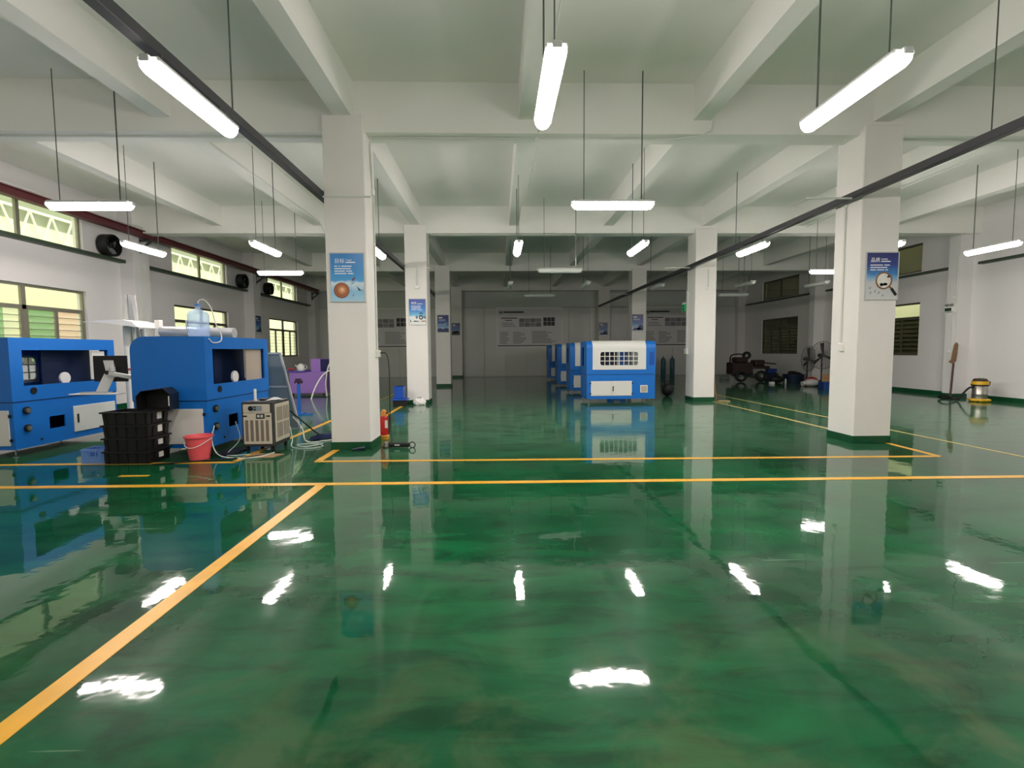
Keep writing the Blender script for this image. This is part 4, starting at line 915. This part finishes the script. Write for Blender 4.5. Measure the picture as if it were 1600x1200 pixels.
# ------------------------------------------------------------------ posters on the columns
def grad(name, stops):
    m = bpy.data.materials.new(name); m.use_nodes = True; nt = m.node_tree; b = nt.nodes['Principled BSDF']; b.inputs['Roughness'].default_value = .3
    tc = nt.nodes.new('ShaderNodeTexCoord'); sp = nt.nodes.new('ShaderNodeSeparateXYZ'); nt.links.new(tc.outputs['Generated'], sp.inputs[0])
    n = nt.nodes.new('ShaderNodeTexNoise'); n.inputs['Scale'].default_value = 5; nt.links.new(tc.outputs['Generated'], n.inputs['Vector'])
    ml = nt.nodes.new('ShaderNodeMath'); ml.operation = 'MULTIPLY_ADD'; ml.inputs[1].default_value = .18; nt.links.new(n.outputs['Fac'], ml.inputs[0]); nt.links.new(sp.outputs[2], ml.inputs[2])
    r = nt.nodes.new('ShaderNodeValToRGB'); nt.links.new(ml.outputs[0], r.inputs[0])
    while len(r.color_ramp.elements) < len(stops): r.color_ramp.elements.new(.5)
    for e, (p, c) in zip(r.color_ramp.elements, stops): e.position = p; e.color = lin(c)
    nt.links.new(r.outputs[0], b.inputs['Base Color']); return m
def poster(x, y, label, paper, title, art, lines=4, w=.49, h=.70, zc=2.585, sub=None, rz=0.0):
    t = thing('poster', label, 'poster', (x, y, zc), rz, 'framed posters on columns')
    MB().box(-w/2, w/2, -.008, 0, -h/2, h/2).build('paper', paper, t)
    f = MB(); e = .014
    f.box(-w/2 - e, w/2 + e, -.014, 0, h/2, h/2 + e).box(-w/2 - e, w/2 + e, -.014, 0, -h/2 - e, -h/2).box(-w/2 - e, -w/2, -.014, 0, -h/2, h/2).box(w/2, w/2 + e, -.014, 0, -h/2, h/2)
    f.build('frame', M['chrome'] if False else M['lgrey'], t)
    wp = mat('print_white', '#f4f6fa', .4)
    if title:
        text_mesh(title, .075, 'title', wp, t, (-w/2 + .06, -.0095, h/2 - .135))
        if sub: text_mesh(sub, .034, 'subtitle', wp, t, (-w/2 + .225, -.0095, h/2 - .105))
        MB().box(-w/2 + .225, -w/2 + .37, -.0095, -.008, h/2 - .137, h/2 - .122).build('subtitle_line', wp, t)
    else:
        MB().box(-w/2 + .05, -w/2 + .2, -.0095, -.008, h/2 - .13, h/2 - .08).build('title', wp, t)
    random.seed(len(label))
    for k in range(lines):
        b = MB(); z = h/2 - .185 - .036 * k; xx = -w/2 + .06
        while xx < -w/2 + .06 + .24 + .06 * random.random():
            b.box(xx, xx + .017, -.0095, -.008, z - .008, z + .008); xx += .022 if random.random() < .9 else .04
        b.build('text_line', wp, t)
    Y = -.0095
    def disc(cx, cz, r, m, name, yy=0.0, n=28): MB().cyl((cx, Y - yy, cz), (cx, -.008, cz), r, n=n).build(name, m, t)
    def poly(pts, m, name): MB().prism(pts, Y, -.008, 'y').build(name, m, t)
    if art == 'target':
        for i, (r, c_) in enumerate(((.115, '#7b4632'), (.1, '#b8663a'), (.078, '#7c3d24'), (.07, '#c47f50'), (.045, '#d99a68'), (.025, '#f1c79a'))):
            disc(-.09 + .002 * i, -.19 + .002 * i, r, mat('target_%s' % 'abcdef'[i], c_, .4), 'target_ring', .0004 * i)
        br = mat('bird_dark', '#22303a', .5)
        poly([(.13, -.12), (.145, -.14), (.19, -.18), (.235, -.205), (.18, -.19), (.165, -.2), (.155, -.175)], br, 'bird')
        poly([(.04, -.11), (.07, -.085), (.09, -.07), (.075, -.095)], mat('bird_blue', '#35698a', .5), 'bird')
        poly([(.06, -.05), (.08, -.01), (.12, .01), (.11, -.02), (.08, -.05)], mat('bird_red', '#8a3a52', .5), 'bird')
        poly([(.06, -.28), (.085, -.25), (.095, -.225), (.085, -.265)], br, 'bird')
    elif art == 'lens':
        gd = mat('lens_brass', '#8a5f38', .35)
        MB().ring((.03, -.012, -.07), .12, .011, 32, 6, 'y').build('lens_ring', gd, t)
        disc(.03, -.07, .112, mat('lens_white', '#eceae4', .4), 'lens_face')
        poly([(-.03, -.13), (-.01, -.16), (.03, -.14), (.08, -.15), (.09, -.11), (.05, -.1), (.02, -.12), (-.01, -.1)], mat('lens_brown', '#7d6046', .4), 'lens_object')
        poly([(.07, -.01), (.12, .02), (.14, .0), (.1, -.03)], mat('lens_brown', '#7d6046'), 'lens_object')
        MB().bar((.125, -.012, -.165), (.15, -.012, -.19), .02, .02).build('lens_neck', gd, t); MB().bar((.15, -.013, -.19), (.225, -.013, -.29), .034, .02, up=(0, 1, 0)).build('lens_grip', M['rubber'], t)
        for a, c_ in ((-.2, -.19), (-.19, -.26), (-.12, -.24), (-.06, -.26), (.0, -.3)): poly([(a, c_), (a + .03, c_ + .03), (a + .04, c_ + .01), (a + .015, c_ - .015)], mat('crumb_grey', '#9aa0a4', .5), 'crumb')
    elif art == 'umbrella':
        dkb = mat('bird_dark', '#22303a')
        poly([(.03, -.05), (.07, -.02), (.13, -.02), (.17, -.05)], dkb, 'umbrella')
        MB().ring((.1, -.012, -.15), .045, .016, 18, 5, 'y').build('emblem', dkb, t)
        for a in (-.02, .2):
            poly([(a - .03, -.11), (a + .03, -.11), (a + .03, -.16), (a, -.2), (a - .03, -.16)], mat('shield_grey', '#6a7680', .5), 'shield')
        poly([(-.13, -.27), (-.08, -.24), (.03, -.25), (.04, -.27)], dkb, 'hand'); poly([(.08, -.27), (.12, -.24), (.22, -.24), (.23, -.27)], mat('hand_tan', '#a5815c', .5), 'hand')
        poly([(-.2, -.29), (-.2, -.19), (-.17, -.27)], dkb, 'tower')
    elif art == 'wing':
        poly([(-.2, -.02), (0, -.03), (.2, .05), (.08, -.04), (-.18, -.05)], mat('print_pale', '#dfe6ee', .4), 'wing')
        poly([(.05, -.03), (.2, .04), (.1, -.03)], mat('bird_dark', '#22303a'), 'wing_tip')
        poly([(-.24, -.34), (-.24, -.2), (-.1, -.18), (.0, -.22), (.1, -.17), (.24, -.2), (.24, -.34)], mat('print_navy', '#27406e', .4), 'skyline')
    elif art == 'heart':
        dkb = mat('hand_brown', '#4a3a36', .5)
        poly([(-.22, -.3), (-.2, -.12), (-.1, -.04), (0, -.09), (.1, -.04), (.2, -.12), (.22, -.3)], dkb, 'hands')
        poly([(-.11, -.14), (-.06, -.1), (0, -.13), (.06, -.1), (.11, -.14), (0, -.24)], mat('print_pale', '#dfe6ee'), 'heart')
    elif art == 'peaks':
        poly([(-.24, -.3), (-.1, -.18), (-.02, -.22), (.1, -.05), (.24, -.14), (.24, -.3)], mat('print_navy', '#27406e', .4), 'ridge')
        poly([(-.05, -.26), (.04, -.18), (.14, -.24), (.1, -.28)], mat('print_pale', '#dfe6ee'), 'snow')
    return t
sky1 = grad('poster_sky', [(.12, '#a9d4ec'), (.3, '#8fc9ea'), (.47, '#dcebf4'), (.53, '#3fa6e2'), (.75, '#2a8fd8'), (1, '#2486d2')])
sky2 = grad('poster_dusk', [(.1, '#d6d8d8'), (.45, '#c9cdd0'), (.56, '#7fb2da'), (.66, '#2f7cc0'), (.85, '#27408f'), (1, '#232e74')])
sky3 = grad('poster_day', [(.08, '#e9ece8'), (.38, '#eef2f2'), (.45, '#7cc2e6'), (.7, '#2f7fd0'), (1, '#2a4fa8')])
sky4 = grad('poster_night', [(.1, '#dfe6ea'), (.42, '#7aa9d2'), (.6, '#2f66ac'), (.85, '#1e3a80'), (1, '#1a2c66')])
poster(-2.225, 7.525, 'blue framed poster with bronze target on the nearest left column', sky1, '目标', 'target', 4, sub='Target')
poster(5.885, 7.525, 'blue and white poster with a magnifying glass on the nearest right column', sky2, '品质', 'lens', 3, sub='Quality')
poster(-2.215, 13.875, 'blue poster with umbrella emblem on the second left column', sky3, '服务', 'umbrella', 4, w=.45, zc=2.56)
poster(-2.23, 20.445, 'blue poster with a white wing on the third left column', sky4, None, 'wing', 2, w=.45, zc=2.58)
poster(-2.28, 27.145, 'blue poster with hands forming a heart on the farthest left column', sky4, None, 'heart', 1, w=.45, zc=2.62)
poster(5.78, 20.445, 'blue poster with snowy peaks on the third right column', sky4, None, 'peaks', 2, w=.45, zc=2.57)
poster(5.78, 27.145, 'dark blue poster on the farthest right column', sky4, None, 'peaks', 1, w=.45, zc=2.6)
poster(XL + .39, 20.72, 'tall dark blue poster on the left wall pilaster', sky4, None, 'peaks', 1, w=.45, zc=2.6, rz=PI/2)

# notice boards on the back wall
def board(x0, label):
    t = thing('notice_board', label, 'notice board', (x0, YB - .03, 1.68), 0, 'large notice boards on the back wall')
    w, h = 3.55, 2.12
    MB().box(0, w, 0, .02, 0, h).build('sheet', mat('board_paper', '#e4e2e4', .35), t)
    e = .05; fm = mat('board_frame', '#f6f6f4', .3)
    for a in ((-e, w + e, h, h + e), (-e, w + e, -e, 0), (-e, 0, 0, h), (w, w + e, 0, h)): MB().box(a[0], a[1], -.015, .02, a[2], a[3]).build('frame_bar', fm, t)
    MB().box(0, w, -.004, 0, .02, .07).build('footer_band', mat('print_ink', '#35323c', .5), t)
    ink = mat('print_grey', '#6e6a70', .6); dk_ = mat('print_ink', '#35323c'); random.seed(11)
    MB().box(.1, .14, -.003, 0, 1.8, 1.98).box(.22, .26, -.003, 0, 1.8, 1.98).box(.14, .22, -.003, 0, 1.87, 1.92).build('logo', dk_, t)
    MB().box(.32, 1.45, -.003, 0, 1.87, 1.95).build('company_line', dk_, t)
    MB().box(.2, 1.1, -.003, 0, 1.55, 1.6).box(.42, .8, -.003, 0, 1.44, 1.48).build('heading', dk_, t)
    b = MB()
    def text(xa, xb, za, zb, st=.075):
        z = zb
        while z > za:
            b.box(xa, xa + (xb - xa) * random.uniform(.55, 1), -.003, 0, z - .026, z); z -= st
    text(.25, 1.05, 1.1, 1.32, .09); text(.12, .72, .2, .8); text(.85, 1.6, .2, .8); text(1.9, 3.35, .2, .85, .07)
    b.build('text_block', ink, t)
    for i in range(4):
        for j in range(2): MB().box(1.2 + i * .31, 1.49 + i * .31, -.004, 0, 1.1 + j * .24, 1.32 + j * .24).build('picture', mat('picture_grey%d' % ((i + j) % 2), ('#9a979c', '#858288')[(i + j) % 2], .5), t)
    for i in range(3):
        for j in range(2): MB().box(2.55 + i * .22, 2.75 + i * .22, -.004, 0, 1.15 + j * .24, 1.37 + j * .24).build('picture', mat('picture_dark', '#3a383c', .5), t)
    return t
board(0.0, 'large framed notice board in the middle of the back wall')
board(-8.15, 'large framed notice board behind the left columns')
board(8.2, 'large framed notice board behind the second right column')
